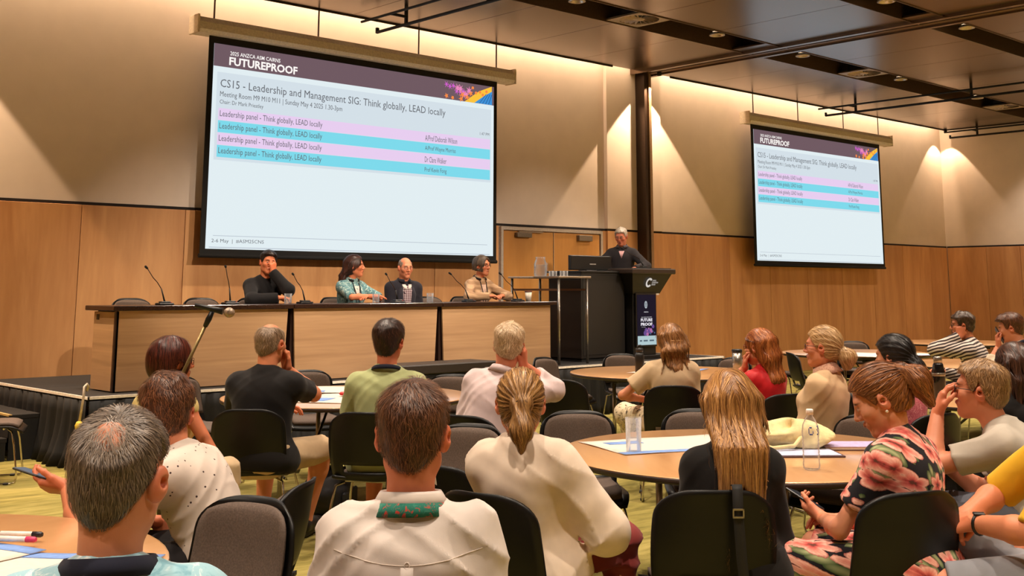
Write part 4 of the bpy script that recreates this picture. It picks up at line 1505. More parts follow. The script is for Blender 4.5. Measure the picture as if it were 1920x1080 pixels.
    MATS[name] = t.m
    return t.m


# ------------------------------------------------------------------ skeleton helpers
def ik(S, W, l1, l2, hint):
    S, W = np.asarray(S, float), np.asarray(W, float)
    d = W - S
    L = np.linalg.norm(d)
    u = d / L
    L = min(max(L, abs(l1 - l2) + .02), (l1 + l2) * .998)
    a = (l1 * l1 - l2 * l2 + L * L) / (2 * L)
    hh = math.sqrt(max(0, l1 * l1 - a * a))
    p = np.asarray(hint, float) - u * (np.asarray(hint, float) @ u)
    p = nrm(p)
    return S + u * a + p * hh, S + u * L


def rotz(a):
    c, s = math.cos(a), math.sin(a)
    return np.array([[c, -s, 0], [s, c, 0], [0, 0, 1.]])


def rotx(a):
    c, s = math.cos(a), math.sin(a)
    return np.array([[1., 0, 0], [0, c, -s], [0, s, c]])


def roty(a):
    c, s = math.cos(a), math.sin(a)
    return np.array([[c, 0, s], [0, 1., 0], [-s, 0, c]])


def hand_prims(W, fd, pn, side, s, curl, spread=.0, thumb=.5, fore=None):
    """a hand from the wrist W: fd finger direction, pn palm direction, side +1 right -1 left"""
    f = nrm(fd)
    n = nrm(np.asarray(pn, float) - f * (np.asarray(pn, float) @ f))
    t = np.cross(f, n) * side
    at = lambda a, b, c: W + s * (f * a + t * b + n * c)
    pr = []
    if fore is not None:
        pr.append(cap(W + (np.asarray(fore) - W) * .22, W, .030 * s, .0265 * s, .015))
    offs = (.031, .0105, -.010, -.029)
    kn = (.083, .087, .082, .073)
    ln = (.074, .082, .076, .060)
    cu = list(curl) if hasattr(curl, '__len__') else [curl] * 4
    for i in range(4):
        a = at(.012, offs[i] * .62, 0)
        b = at(kn[i], offs[i], 0)
        pr.append(cap(a, b, .0165 * s, .0135 * s, .014))
        d, p = f.copy(), b
        ax = t * (offs[i] / .03) * spread
        ang = 0
        for k, (fr, kk) in enumerate(((.46, 1.0), (.30, 1.15), (.24, .8))):
            ang += cu[i] * kk
            d = nrm(f * math.cos(ang) + n * math.sin(ang) + ax)
            q = p + d * ln[i] * fr * s
            pr.append(cap(p, q, (.0092 - .0008 * k) * s, (.0086 - .0010 * k) * s, .004))
            p = q
    pr.append(cap(at(.01, .018, .004), at(.045, .042, .012), .0165 * s, .014 * s, .014))
    p1 = at(.045, .042, .012)
    d1 = nrm(f * .8 + t * (.75 - thumb) + n * (.25 + .3 * thumb))
    p2 = p1 + d1 * .036 * s
    d2 = nrm(f * .9 + t * (.35 - thumb) + n * (.25 + .5 * thumb))
    pr.append(cap(p1, p2, .0112 * s, .0102 * s, .006))
    pr.append(cap(p2, p2 + d2 * .028 * s, .0102 * s, .0082 * s, .004))
    return pr


def face_prims(ears=1.0, jaw=1.0, nose=1.0):
    """head and face in the head's own frame (x right, y forward, z up; origin between the ears)"""
    pr = [ell((0, -.012, .036), (.0720, .097, .0875)),
          ell((0, .028, -.03), (.060 * jaw, .062, .078), k=.04),
          cap((-.046 * jaw, .0, -.055), (0, .058, -.088), .022, .021, .03), cap((.046 * jaw, .0, -.055), (0, .058, -.088), .022, .021, .03),
          ell((0, .074, -.092), (.024, .016, .018), k=.02),
          cap((-.034, .077, .034), (.034, .077, .034), .0125, .0125, .022),
          ell((-.042, .058, -.014), (.026, .026, .024), k=.02), ell((.042, .058, -.014), (.026, .026, .024), k=.02),
          cap((0, .090, .020), (0, .111 * nose, -.018), .0075, .0115, .012),
          ell((-.0125, .098, -.024), (.009, .010, .008), k=.008), ell((.0125, .098, -.024), (.009, .010, .008), k=.008),
          cap((-.020, .086, -.053), (0, .0945, -.0505), .0055, .0075, .010), cap((.020, .086, -.053), (0, .0945, -.0505), .0055, .0075, .010),
          cap((-.016, .086, -.063), (.016, .086, -.063), .008, .008, .010)]
    return pr


EYE = ((-.031, .0795, .010), (.031, .0795, .010))


def head_fn(ears=1.0, jaw=1.0, nose=1.0):
    u = union(face_prims(ears, jaw, nose))
    ear = []
    for s in (-1, 1):
        R = rotz(s * -.5) @ rotx(-.18)
        ear += [ell((s * .0815, -.014, .0), (.0105 * ears, .021, .0335), R, .006), ell((s * .073, -.004, -.006), (.014, .014, .022), k=.01)]
    eu = union(ear)
    dents = [(np.array((s * .087, -.010, .003), f32), .0105) for s in (-1, 1)]

    def fn(q):
        d = u(q)
        for e in EYE:                       # eye sockets, then the eyeballs in them
            dd = np.sqrt(((q - np.array(e, f32) - np.array((0, .021, 0), f32)) ** 2).sum(1)) - .0175
            d = smax(d, -dd, .010)
            d = smin(d, np.sqrt(((q - np.array(e, f32)) ** 2).sum(1)) - .0135, .003)
        d = smin(d, eu(q), .007)
        for c, r in dents:
            d = smax(d, -(np.sqrt(((q - c) ** 2).sum(1)) - r), .006)
        return d
    return fn


def scalp(q):
    a = ell((0, -.012, .036), (.0730, .0985, .0885))[0](q)
    b = ell((0, -.034, -.028), (.054, .058, .062))[0](q)
    return smin(a, b, .03)


def wob(q, f=60., seed=0):
    return (np.sin(q[:, 0] * f + 2 * np.sin(q[:, 2] * f * .6 + seed)) + np.sin(q[:, 1] * f * 1.1 + seed * 2 + 2 * np.sin(q[:, 0] * f * .5)) + np.sin(q[:, 2] * f * .9 + seed + 1.5 * np.sin(q[:, 1] * f * .7))) / 3


def interp(y, xs, ys):
    return np.interp(y, xs, ys).astype(f32)


# hair styles: each returns (sdf in head frame, direction field, bounds)
def hair_short(top=.02, side=.008, nape=-.075, front=.085, bald=None, vnape=.35, quiff=0.0, seed=0, wave=.003, whorl=(.01, -.06, .12), fwd=0.0):
    def fn(q):
        th = side + (top - side) * np.clip((q[:, 2] - .01) / .08, 0, 1) ** 1.3
        th = th * np.clip((q[:, 2] + .095) / .075, .12, 1)
        th = th + quiff * np.clip((q[:, 1] - .03) / .05, 0, 1) * np.clip((q[:, 2] - .05) / .04, 0, 1) + wave * wob(q, 70, seed)
        d = scalp(q) - th
        L = interp(q[:, 1], [-.13, -.07, -.03, -.022, -.008, .004, .018, .034, .05, .08, .11], [nape, nape, -.05, -.03, .022, .0, -.022, -.01, .045, front - .012, front])
        L = L + vnape * np.abs(q[:, 0])
        d = smax(d, L - q[:, 2], .010)
        if bald:
            c, r = bald[:2]
            depth = bald[2] if len(bald) > 2 else .03
            dd = np.sqrt((((q - np.array(c, f32)) / np.array(r, f32)) ** 2).sum(1))
            d = d + depth * np.clip(1.2 - dd, 0, 1)
        return d

    def dr(q):
        w_ = np.array(whorl, f32)
        v = q - w_
        v[:, 1] += fwd * np.clip(q[:, 2] / .1, 0, 1)
        v[:, 2] -= .05
        sw = np.stack([-v[:, 1], v[:, 0], 0 * v[:, 0]], 1) * .35
        return v + sw
    return fn, dr, ((-.12, -.15, -.12), (.12, .14, .17))


def hair_bob(length=.115, width=.095, seed=0):
    e = ell((0, -.02, .008), (width, .112, .122))[0]

    def fn(q):
        d = np.minimum(smin(scalp(q) - .016, e(q), .03), 9) + .0025 * wob(q, 80, seed)
        face = np.sqrt(((q - np.array((0, .125, -.03), f32)) ** 2 / np.array((.9, 1.1, 1.7), f32) ** 2).sum(1)) - .085
        d = smax(d, -face, .012)
        ear = np.sqrt(((np.abs(q) - np.array((.085, 0, 0), f32)) ** 2 * np.array([1, 0, 0], f32) + ((q - np.array((0, .012, -.012), f32)) ** 2) * np.array([0, 1, 1], f32)).sum(1)) - .030
        d = smax(d, -ear, .008)
        return smax(d, -length + .018 * np.clip(-q[:, 1] / .1, -1, 1) - q[:, 2] + .004 * wob(q, 120, seed), .006)

    def dr(q):
        v = np.stack([q[:, 0] * 3, q[:, 1] * 1.5 + .02, -.4 - 0 * q[:, 0]], 1)
        v[:, 2] = -np.clip((.13 - q[:, 2]) * 6, .1, 1)
        return v
    return fn, dr, ((-.14, -.17, -.16), (.14, .14, .17))


def hair_long(length=.36, width=.105, wave=.0, back=-.075, front=True, seed=0, depth=.05, tilt=0.0, spread=.0, drop=.07):
    def fn(q):
        d = scalp(q) - .018 + .002 * wob(q, 70, seed)
        face = np.sqrt((((q - np.array((0, .13, -.03), f32)) / np.array((.85, 1.1, 1.9), f32)) ** 2).sum(1)) - .083
        d = smax(d, -face, .012)
        z = q[:, 2]
        t = np.clip((.02 - z) / length, 0, 1)
        xc = .016 * wave * np.sin(z * 42 + 1.7) + tilt * t
        yc = back + .02 * wave * np.sin(z * 38) - drop * np.clip(t * 2.2, 0, 1) ** 1.5
        wdt = width * (1 - .12 * t) + spread * t
        k = np.sqrt(((q[:, 0] - xc) / wdt) ** 2 + ((q[:, 1] - yc) / (depth * (1 - .45 * t))) ** 2)
        c = (k - 1) * depth * .8
        c = smax(c, z - .06, .03)
        d = smin(d, c, .035)
        lockz = -length + .035 * np.sin(q[:, 0] * 46 + seed) + .018 * np.sin(q[:, 0] * 130 + 1)
        d = smax(d, lockz - z, .006)
        ridges = .0035 * np.sin(q[:, 0] * 150 + 6 * np.sin(z * 6) + seed) + .002 * np.sin(q[:, 0] * 310 + 3 * np.sin(z * 9))
        return d + ridges * np.clip((.12 - z) / .1, 0, 1)

    def dr(q):
        z = q[:, 2]
        up = np.clip((z - .03) / .08, 0, 1)
        return np.stack([np.sign(q[:, 0] + .004) * up * .9 + wave * .5 * np.sin(z * 40 + q[:, 1] * 60 + 1), -up * 1.1 + wave * .3 * np.sin(z * 46), -1 + .7 * up], 1)
    return fn, dr, ((-.19, -.30, -length - .05), (.19, .14, .17))


def hair_tied(tie=(0, -.125, .03), tail=((0, -.14, -.06), (0, -.12, -.17)), r=(.026, .036, .012), bun=None, th=.012, seed=0, loose=0.0, nape=-.085, ear_cover=.0):
    tp = [np.array(p, f32) for p in (tie,) + tuple(tail)]
    tails = []
    for i in range(len(tp) - 1):
        tails.append(cap(tp[i], tp[i + 1], r[i], r[i + 1], .03))
    if bun:
        tails.append(ell(tie, bun, k=.012))
    tu = union(tails)

    def fn(q):
        d = scalp(q) - th - .0015 * np.sin(np.arctan2(q[:, 0] - tie[0], q[:, 2] - tie[2]) * 26 + seed)
        L = interp(q[:, 1], [-.13, -.07, -.03, -.022, -.006, .006, .02, .04, .07, .11], [nape, nape, -.06, -.03, .02, .012, -.005, .035, .072, .088]) - ear_cover * np.clip(1 - np.abs(q[:, 1] - .0) / .04, 0, 1)
        d = smax(d, L - q[:, 2], .010)
        t = tu(q) + .003 * np.sin(q[:, 0] * 170 + 5 * np.sin(q[:, 2] * 14) + seed)
        return smin(d, t, .014)
    T0 = np.array(tie, f32)

    def dr(q):
        v = T0 - q
        dist = np.sqrt((v * v).sum(1))
        own = tu(q)
        along = nrm(tp[-1] - tp[0]).astype(f32)
        w_ = np.clip(1 - (own - .004) / .01, 0, 1)[:, None]
        w_ = np.maximum(w_, (dist < .03).astype(f32)[:, None])
        return v / (dist[:, None] + 1e-6) * (1 - w_) + along * w_
    lo = np.minimum(np.array((-.12, -.16, -.12)), np.min(tp, 0) - .05)
    hi = np.maximum(np.array((.12, .14, .16)), np.max(tp, 0) + .05)
    return fn, dr, (lo, hi)


def strands(fn, dr, P0, n, steps, step, width, rng, lift=0.0, jit=.25, hvr=(0, 1)):
    """thin tapered ribbons traced over a hair surface along a direction field (head frame)"""
    p = P0[rng.integers(0, len(P0), n)].astype(f32)
    p = p + rng.normal(0, .0015, p.shape).astype(f32)
    hv = rng.uniform(hvr[0], hvr[1], n).astype(f32)
    off_ = rng.uniform(.0005, .004, n).astype(f32)
    length = rng.uniform(.55, 1.0, n)
    bias = rng.normal(0, jit, (n, 3)).astype(f32)
    path, wid = [], []
    alive = np.ones(n, f32)
    for s in range(steps + 1):
        g = grad(fn, p)
        if s > 0:                              # a hair ends where the surface turns under
            alive = alive * (g[:, 2] > -.72)
        d = fn(p)
        tgt = off_ + lift * s / steps
        p = p - np.clip(d - tgt, -.02, .02)[:, None] * g
        v = dr(p.copy())
        v = v / (np.sqrt((v * v).sum(1))[:, None] + 1e-9) + bias
        v = v - g * (v * g).sum(1)[:, None]
        v /= np.sqrt((v * v).sum(1))[:, None] + 1e-9
        sd = np.cross(v, g)
        path.append(p.copy())
        wid.append(sd * (width * (1 - .85 * (s / steps) ** 2)))
        p = p + v * (step * length * np.maximum(alive, .02))[:, None].astype(f32)
    A = np.stack(path, 1)
    Wd = np.stack(wid, 1)
    Vv = np.stack([A - Wd, A + Wd], 2).reshape(-1, 3)
    m = (steps + 1) * 2
    base = (np.arange(n) * m)[:, None, None]
    q = np.array([[2 * s, 2 * s + 1, 2 * s + 3, 2 * s + 2] for s in range(steps)])[None]
    return Vv, (base + q).reshape(-1, 4), np.repeat(hv, m)


RES = {0: (.016, .0100, .0046, .0047), 1: (.018, .0122, .0054, .0055), 2: (.020, .0145, .0062, .0066)}
SHOE_BLACK = plain('shoe_black', (22, 19, 18), 0.4)


def band(center, axis, rx, ry, fwd, zs, th=.003, n=40, gap=0.0, flare=(1, 1), sag=0.0):
    """cloth band round a neck: collar or lanyard. zs: heights along the axis, flare: radius factors"""
    ax = nrm(axis)
    fy = nrm(np.asarray(fwd, float) - ax * (np.asarray(fwd, float) @ ax))
    fx = np.cross(fy, ax)
    A = np.zeros((n + 1, len(zs), 3))
    for i in range(n + 1):
        t = PI / 2 + gap + (2 * PI - 2 * gap) * i / n
        for j, z in enumerate(zs):
            r = flare[j]
            A[i, j] = center + fx * rx * r * math.cos(t) + fy * ry * r * math.sin(t) + ax * (z - sag * (.5 + .5 * math.sin(t)))
    c = np.asarray(center)
    B = A - np.array([[nrm(A[i, j] - c - ax * ((A[i, j] - c) @ ax)) for j in range(len(zs))] for i in range(n + 1)]) * th
    return MB().plate(A, B)


def person(label, head, top, heading, z0=0.0, s=1.0, sw=1.0, bulk=1.0, belly=1.0, female=False, standing=False, lean=0.05, side=0.0, twist=0.0,
           look=None, pitch=0.0, roll=0.0, R=None, L=None, legs=None, skin=(206, 140, 104), hair=None, hairm=None, brow=(70, 48, 34), hs=1.0,
           shirt=None, sleeve='short', hem=.07, shirt_off=.013, wrinkle=.0035, neckcut=0.0, trousers=None, shorts=False, shoes=None, bare=False,
           collar=None, lanyard=None, glasses=None, res=1, seed=1, nstr=900, swid=.0013, sstep=.012, ssteps=3, slift=.004, jit=.25, hvr=(0, 1), ears=1.0,
           skirt=False, jacket=None, nose=1.0, jaw=1.0, hip=None, badge=None, lips=(168, 84, 72), neckr=1.0, beard=None, knees_apart=.12, thin=None, loose=.007):
    hb, hc, hh, hn = RES[res]
    rng = np.random.default_rng(seed)
    H = np.array([0, 0, (.93 * s if standing else .535)])
    if look is None:
        look = heading
    yaw = look - heading                       # head turn relative to the body
    Rh = rotz(yaw) @ rotx(-pitch) @ roty(roll)
    u = nrm([math.sin(side), math.sin(lean), math.cos(lean) * math.cos(side)])
    sp = 1.0
    for _ in range(4):                         # stretch the spine until the head reaches its height
        Ls = .53 * s * sp
        NB = H + u * Ls
        Hc = NB + u * .082 * s + Rh @ np.array([0, .016, .056]) * s
        zt = Hc[2] + (Rh @ np.array([0, 0, .124]))[2] * hs
        if top is not None:
            sp = min(1.22, max(.8, sp + (top - z0 - zt) / (.53 * s * u[2])))
    k = Ls / .53
    cx = rotz(twist) @ np.array([1., 0, 0])
    cx = nrm(cx - u * (cx @ u))
    cy = np.cross(u, cx)
    T = np.stack([cx, cy, u], 1)
    px = np.array([1., 0, 0])
    pR = np.stack([px, np.cross(u, px), u], 1)
    at = lambda a, b, c, M=T: H + M @ (np.array([a, b, c]) * np.array([s, s, k]))
    wst = .86 if female else 1.0
    tor = [ell(at(0, -.005, .015, pR), np.array([.168 * (1.04 if female else 1), .118, .12]) * s * bulk, pR, .06),
           ell(at(0, .005 + .02 * (belly - 1), .165), np.array([.148 * wst * bulk, .108 * belly * bulk, .17 * k / s]) * s, T, .06),
           ell(at(0, -.005, .345), np.array([.156 * sw * bulk * (.93 if female else 1), .112 * bulk, .18 * k / s]) * s, T, .06)]
    shw = .150 * sw * (.90 if female else 1.0)
    SJ = {}
    for sg, nm in ((1, 'R'), (-1, 'L')):
        SJ[nm] = at(sg * shw, .0, .432)
        tor.append(cap(at(sg * .05, -.012, .39), at(sg * shw, -.004, .430), .082 * s * bulk, .052 * s, .05))
        tor.append(cap(at(sg * .018, -.014, .505), at(sg * shw * .9, -.008, .440), .044 * s, .042 * s, .04))
        if female:
            tor.append(ell(at(sg * .07, .085, .315), np.array([.06, .055, .06]) * s, T, .04))
    # arms
    arms, ends, hands = {}, {}, []
    for nm, sg, spec in (('R', 1, R), ('L', -1, L)):
        spec = dict(spec or {})
        if 'head' in spec:
            w_ = Hc + Rh @ (np.array(spec['head']) * s)
        elif 'chest' in spec:
            w_ = at(*spec['chest'])
        else:
            w_ = np.array(spec.get('w', (sg * .11, .30, .615)), float)
        hint = np.array(spec.get('e', (sg * .3, -.6, -.6)), float)
        E, W = ik(SJ[nm], w_, .295 * s, .25 * s, hint)
        arms[nm] = (E, W)
        fd = np.array(spec.get('f', W - E + np.array([0, 0, -.0])), float)
        if 'fh' in spec:
            fd = Rh @ np.array(spec['fh'], float)
        pn = np.array(spec.get('n', (-sg * .4, 0, -1)), float)
        if 'nh' in spec:
            pn = Rh @ np.array(spec['nh'], float)
        hands.append(hand_prims(W, fd, pn, sg, s * (.92 if female else 1.0), spec.get('c', .45), spec.get('sp', .05), spec.get('th', .5), E))
        ends[nm] = W + nrm(fd) * .09 * s
    armr = (.80 if female else 1.0) * (.9 + .1 * bulk)
    armp = {}
    for nm in 'RL':
        E, W = arms[nm]
        armp[nm] = [cap(SJ[nm], E, .048 * s * armr, .040 * s * armr, .03), cap(E, E + (W - E) * .3, .041 * s * armr, .043 * s * armr, .02), cap(E + (W - E) * .3, W, .043 * s * armr, .027 * s * armr, .02)]
    # legs
    legp, foot = {}, {}
    legs = legs or {}
    for nm, sg in (('R', 1), ('L', -1)):
        hj = at(sg * .085, 0.0, -.01, pR)
        if standing:
            kn, an = np.array([sg * .10 * s, .03, .50 * s]), np.array([sg * .11 * s, -.01, .085])
        else:
            kn, an = np.array([sg * knees_apart, .42 * s, .525]), np.array([sg * (knees_apart + .01), .40 * s, .085])
        if nm in legs:
            kn, an = (np.array(v, float) for v in legs[nm][:2])
        fdir = np.array(legs[nm][2], float) if nm in legs and len(legs[nm]) > 2 else np.array([sg * .15, 1., 0])
        kn = hj + nrm(kn - hj) * .43 * s
        an2 = kn + nrm(an - kn) * .40 * s
        if an2[2] < .075:
            an2[2] = .075
        legp[nm] = [cap(hj, kn, .083 * s * bulk, .056 * s, .05), cap(kn, kn + (an2 - kn) * .3, .056 * s, .053 * s, .03), cap(kn + (an2 - kn) * .3, an2, .053 * s, .035 * s, .03)]
        foot[nm] = (kn, an2, nrm(fdir))
    neck_a, neck_b = NB - u * .05, Hc + Rh @ np.array([0, -.022, -.045]) * hs
    nr = (.050 if female else .057) * s * neckr
    # ---- the body as one mesh
    bp = tor + armp['R'] + armp['L'] + legp['R'] + legp['L'] + [cap(NB - u * .06, NB + (neck_b - NB) * .4, nr * .96, nr * .9, .02)]
    for nm in 'RL':
        kn, an, fd = foot[nm]
        bp.append(cap(an + V3(0, 0, -.03), an + np.array([0, 0, -.045]) + fd * .13 * s, .034 * s, .026 * s, .03))
    fb = union(bp)
    P, Fc = surf(fb, *bounds(bp, .03), hb)
    tone = np.tile(np.array(lin(skin)[:3]), (len(P), 1))
    hf = head_fn(ears, jaw, nose)
    Rh32, Hc32 = Rh.astype(f32), Hc.astype(f32)
    nk = cap(neck_a, neck_b, nr, nr * .95, .03)

    def headw(Q):
        return smin(hf((Q - Hc32) @ Rh32 / f32(hs)) * hs, nk[0](Q), .028)
    lo = np.minimum(Hc - .155 * hs, neck_a - .07)
    hi = Hc + .16 * hs
    hi = np.maximum(hi, neck_a + .07)
    Ph, Fh = surf(headw, lo, hi, hh)
    q = (Ph - Hc32) @ Rh32 / f32(hs)
    th = np.tile(np.array(lin(skin)[:3]), (len(Ph), 1))

    def paint(w_, col):
        w_ = np.clip(w_, 0, 1)[:, None]
        th[:] = th * (1 - w_) + np.array(lin(col)[:3]) * w_
    paint(.55 * np.clip(1 - np.abs(np.abs(q[:, 0]) - .085) / .018, 0, 1) * (np.abs(q[:, 1] + .012) < .04) * (np.abs(q[:, 2]) < .045), tuple(c * f for c, f in zip(skin, (1.0, .72, .66))))
    paint(.35 * np.clip(1 - np.sqrt((np.abs(q[:, 0]) - .04) ** 2 + (q[:, 2] + .022) ** 2) / .03, 0, 1) * (q[:, 1] > .04), tuple(c * f for c, f in zip(skin, (1.0, .74, .68))))
    paint((1.2 - np.sqrt((q[:, 0] / .023) ** 2 + ((q[:, 2] + .057) / .0105) ** 2)) * 1.3 * (q[:, 1] > .07), lips)
    paint((1.2 - np.sqrt((q[:, 0] / .022) ** 2 + ((q[:, 2] + .0565) / .0022) ** 2)) * (q[:, 1] > .07), (92, 40, 36))
    if beard:
        paint(.7 * (q[:, 2] < -.03) * (q[:, 1] > .0) * (np.abs(q[:, 2] + .057) > .008), beard)
    for e in EYE:
        dx, dz = np.abs(q[:, 0] - e[0]), q[:, 2] - e[2]
        paint((1.2 - np.sqrt((dx / .0105) ** 2 + (dz / .0046) ** 2)) * 4 * (q[:, 1] > .07), (206, 188, 176))
        paint((1.2 - np.sqrt(dx ** 2 + dz ** 2) / .0050) * 4 * (q[:, 1] > .07), (34, 24, 18))
        paint((1 - np.abs(dz - .0065) / .0035) * (dx < .014) * (q[:, 1] > .068), tuple(c * .45 for c in skin))
        paint((1.2 - np.sqrt((dx / .019) ** 2 + ((dz - .0235 + .15 * dx) / .0058) ** 2)) * 3 * (q[:, 1] > .06), brow)
    allP, allF, allT, o_ = [P, Ph], [Fc, Fh + len(P)], [tone, th], len(P) + len(Ph)
    for hp in hands:
        hu = union(hp)
        Pp, Fp = surf(hu, *bounds(hp, .012), hn)
        allP.append(Pp)
        allF.append(Fp + o_)
        allT.append(np.tile(np.array(lin(tuple(c * f for c, f in zip(skin, (1.0, .93, .9))))[:3]), (len(Pp), 1)))
        o_ += len(Pp)
    P, Fc, tone = np.concatenate(allP), np.concatenate(allF), np.concatenate(allT)
    # ---- place so that the head stands over its spot
    c_, s_ = math.cos(heading - PI / 2), math.sin(heading - PI / 2)
    if hip is not None:
        ox, oy = hip
    else:
        ox, oy = head[0] - (c_ * Hc[0] - s_ * Hc[1]), head[1] - (s_ * Hc[0] + c_ * Hc[1])
    body = link('person', raw_mesh('person', P, Fc, M_SKIN, {'tone': tone}), None, (ox, oy, z0), heading - PI / 2)
    tag(body, label, 'person')
    info = dict(o=body, hip=(ox, oy), heading=heading, ends=ends, arms=arms, Hc=Hc, Rh=Rh, NB=NB, u=u, T=T, at=at, foot=foot, s=s,
                world=lambda p: np.array([ox + c_ * p[0] - s_ * p[1], oy + s_ * p[0] + c_ * p[1], z0 + p[2]]))
    # ---- clothing
    ph = rng.uniform(0, 6, 6)
    info['sf'] = None

    def folds(Q):
        a = np.sin(Q @ V3(17, 10, 24) + 2.6 * np.sin(Q @ V3(6, -5, 8) + ph[0]) + ph[1])
        b = np.sin(Q @ V3(-21, 13, 26) + 2.6 * np.sin(Q @ V3(-5, 8, 6) + ph[2]) + ph[3])
        c = np.sin(Q @ V3(7, 6, 58) + 2.4 * np.sin(Q @ V3(11, 5, 6) + ph[4]))
        ma = np.clip(.5 + np.sin(Q @ V3(9, 7, 5) + ph[5]), 0, 1)
        mb = np.clip(.4 + np.sin(Q @ V3(-7, 9, 8) + ph[3]), 0, 1)
        mc = np.clip(.2 + np.sin(Q @ V3(5, -4, 11) + ph[0]), 0, 1)
        ridge = lambda x: 1 - 2 * np.sqrt(np.abs(x))
        return -(.9 * ma * ridge(a) + .8 * mb * ridge(b) + .45 * mc * c).astype(f32)

    def sleeves(ln, extra):
        pr = []
        for nm in 'RL':
            E, W = arms[nm]
            S_ = SJ[nm]
            fr = ln if not isinstance(ln, dict) else ln[nm]
            if fr <= 0:
                continue
            if fr <= 1:
                pr.append(cap(S_, S_ + (E - S_) * fr, .050 * s * armr + extra, (.050 - .006 * fr) * s * armr + extra * 1.25, .04, cut=True))
            else:
                g = min(1.0, fr - 1)
                pr.append(cap(S_, E, .050 * s * armr + extra, .043 * s * armr + extra, .04))
                pr.append(cap(E, E + (W - E) * g, .045 * s * armr + extra, (.045 - .014 * g) * s * armr + extra, .03, cut=True))
        return pr
    SL = {'none': 0, 'short': .62, 'elbow': .95, 'three': 1.55, 'long': 1.97}
    if shirt is not None:
        ln = SL[sleeve] if isinstance(sleeve, str) else sleeve
        tp = tor + sleeves(ln, loose)
        for nm in 'RL':                        # the cloth spreads over the top of the thighs
            hj = at((1 if nm == 'R' else -1) * .085, 0, -.01, pR)
            tp = tp + [cap(hj, hj + (foot[nm][0] - hj) * .12, .087 * s * bulk, .085 * s * bulk, .05)]
        tu = union(tp, shirt_off)
        NB32, H32, u32 = NB.astype(f32), H.astype(f32), u.astype(f32)

        def sf(Q):
            hgt = (Q - H32) @ u32
            amp = wrinkle * (.55 + .9 * np.clip(1 - np.abs(hgt - .12) / .2, 0, 1)) * np.clip((hgt + .12) / .12, .25, 1)
            d = tu(Q) + amp * folds(Q) - .018 * np.clip(1 - (hgt + .03) / .10, 0, 1)
            d = smax(d, -hem - hgt, .006)
            if neckcut:
                d = smax(d, neckcut - np.sqrt(((Q - (NB32 + u32 * .03 + (T[:, 1] * .03).astype(f32))) ** 2).sum(1)), .006)
            return d
        info['sf'] = sf
        Pc, F_ = surf(sf, *bounds(tp, .05), hc)
        link('jacket' if jacket else ('dress_top' if skirt else 'shirt'), raw_mesh('shirt', Pc, F_, shirt), body)
    if trousers is not None:
        tp = [tor[0]]
        for nm in 'RL':
            kn, an, fd = foot[nm]
            hj = at((1 if nm == 'R' else -1) * .085, 0, -.01, pR)
            if shorts:
                tp.append(cap(hj, hj + (kn - hj) * .93, .085 * s * bulk, .068 * s, .05, cut=True))
            elif skirt:
                tp.append(cap(hj, hj + (kn - hj) * 1.0, .09 * s * bulk, .075 * s, .10, cut=True))
            else:
                tp.append(cap(hj, kn, .088 * s * bulk, .068 * s, .05))
                tp.append(cap(kn, kn + (an - kn) * .95, .067 * s, .054 * s, .04, cut=True))
        tu2 = union(tp, .006 if hem > .1 else .012)
        H32, u32 = H.astype(f32), u.astype(f32)
        Pc, F_ = surf(lambda Q: smax(tu2(Q) + wrinkle * 1.1 * folds(Q * f32(.8)), np.minimum((Q - H32) @ u32 - .07, .19 - np.sqrt(Q[:, 0] ** 2 + Q[:, 1] ** 2)), .006), *bounds(tp, .045), hc * 1.1)
        link('skirt' if skirt else ('shorts' if shorts else 'trousers'), raw_mesh('trousers', Pc, F_, trousers), body)
    for nm in 'RL':
        kn, an, fd = foot[nm]
        b0 = an + np.array([0, 0, -.04])
        sh = [cap(b0 - fd * .03 + np.array([0, 0, .0]), b0 + fd * .06, .042 * s, .040 * s, .03), cap(b0 + fd * .05, b0 + fd * .15 * s + np.array([0, 0, -.006]), .038 * s, .031 * s, .03)]
        zb = b0[2] - .034
        su = union(sh, .004)
        Pc, F_ = surf(lambda Q: smax(su(Q), f32(zb) - Q[:, 2], .004), *bounds(sh, .02), .012)
        link('shoe', raw_mesh('shoe', Pc, F_, shoes or SHOE_BLACK), body)
    # ---- hair
    if hair is not None:
        fn, dr, (lo, hi) = hair
        Pc, F_ = surf(fn, lo, hi, hh * 1.15)
        tris = [(Pc, F_, np.full(len(Pc), .25 * (hvr[0] + hvr[1])) + .12 * wob(Pc, 140, seed))]
        if nstr:
            Vs, Fs, hv = strands(fn, dr, Pc, nstr, ssteps, sstep, swid, rng, slift, jit, hvr)
            tris.append((Vs, Fs, hv))
        if thin is not None:                   # sparse hairs over a thinning crown
            P0 = q[(((q - np.array(thin[0], f32)) / np.array(thin[1], f32)) ** 2).sum(1) < 1.1]
            tris.append(strands(lambda Q: scalp(Q) - .002, dr, P0, thin[2], 5, .009, swid * .8, rng, .004, .35, (.5, 1)))
        o_, PP, FF, HV = 0, [], [], []
        for a, b, c in tris:
            PP.append(a)
            FF.append(b + o_)
            HV.append(c)
            o_ += len(a)
        PP = np.concatenate(PP) * hs @ Rh.T + Hc
        link('hair', raw_mesh('hair', PP, np.concatenate(FF), hairm, {'hv': np.concatenate(HV)}), body)
    # ---- collar, lanyard, glasses
    nax = nrm(neck_b - neck_a)
    if collar is not None:
        r = nr + .014
        band(NB + nax * .0, nax, r, r * 1.06, cy, (-.012, .03, .034, .028, -.004), .0025, 40, .35, (1.16, .98, 1.0, 1.06, 1.30), .018).build('collar', collar, body)
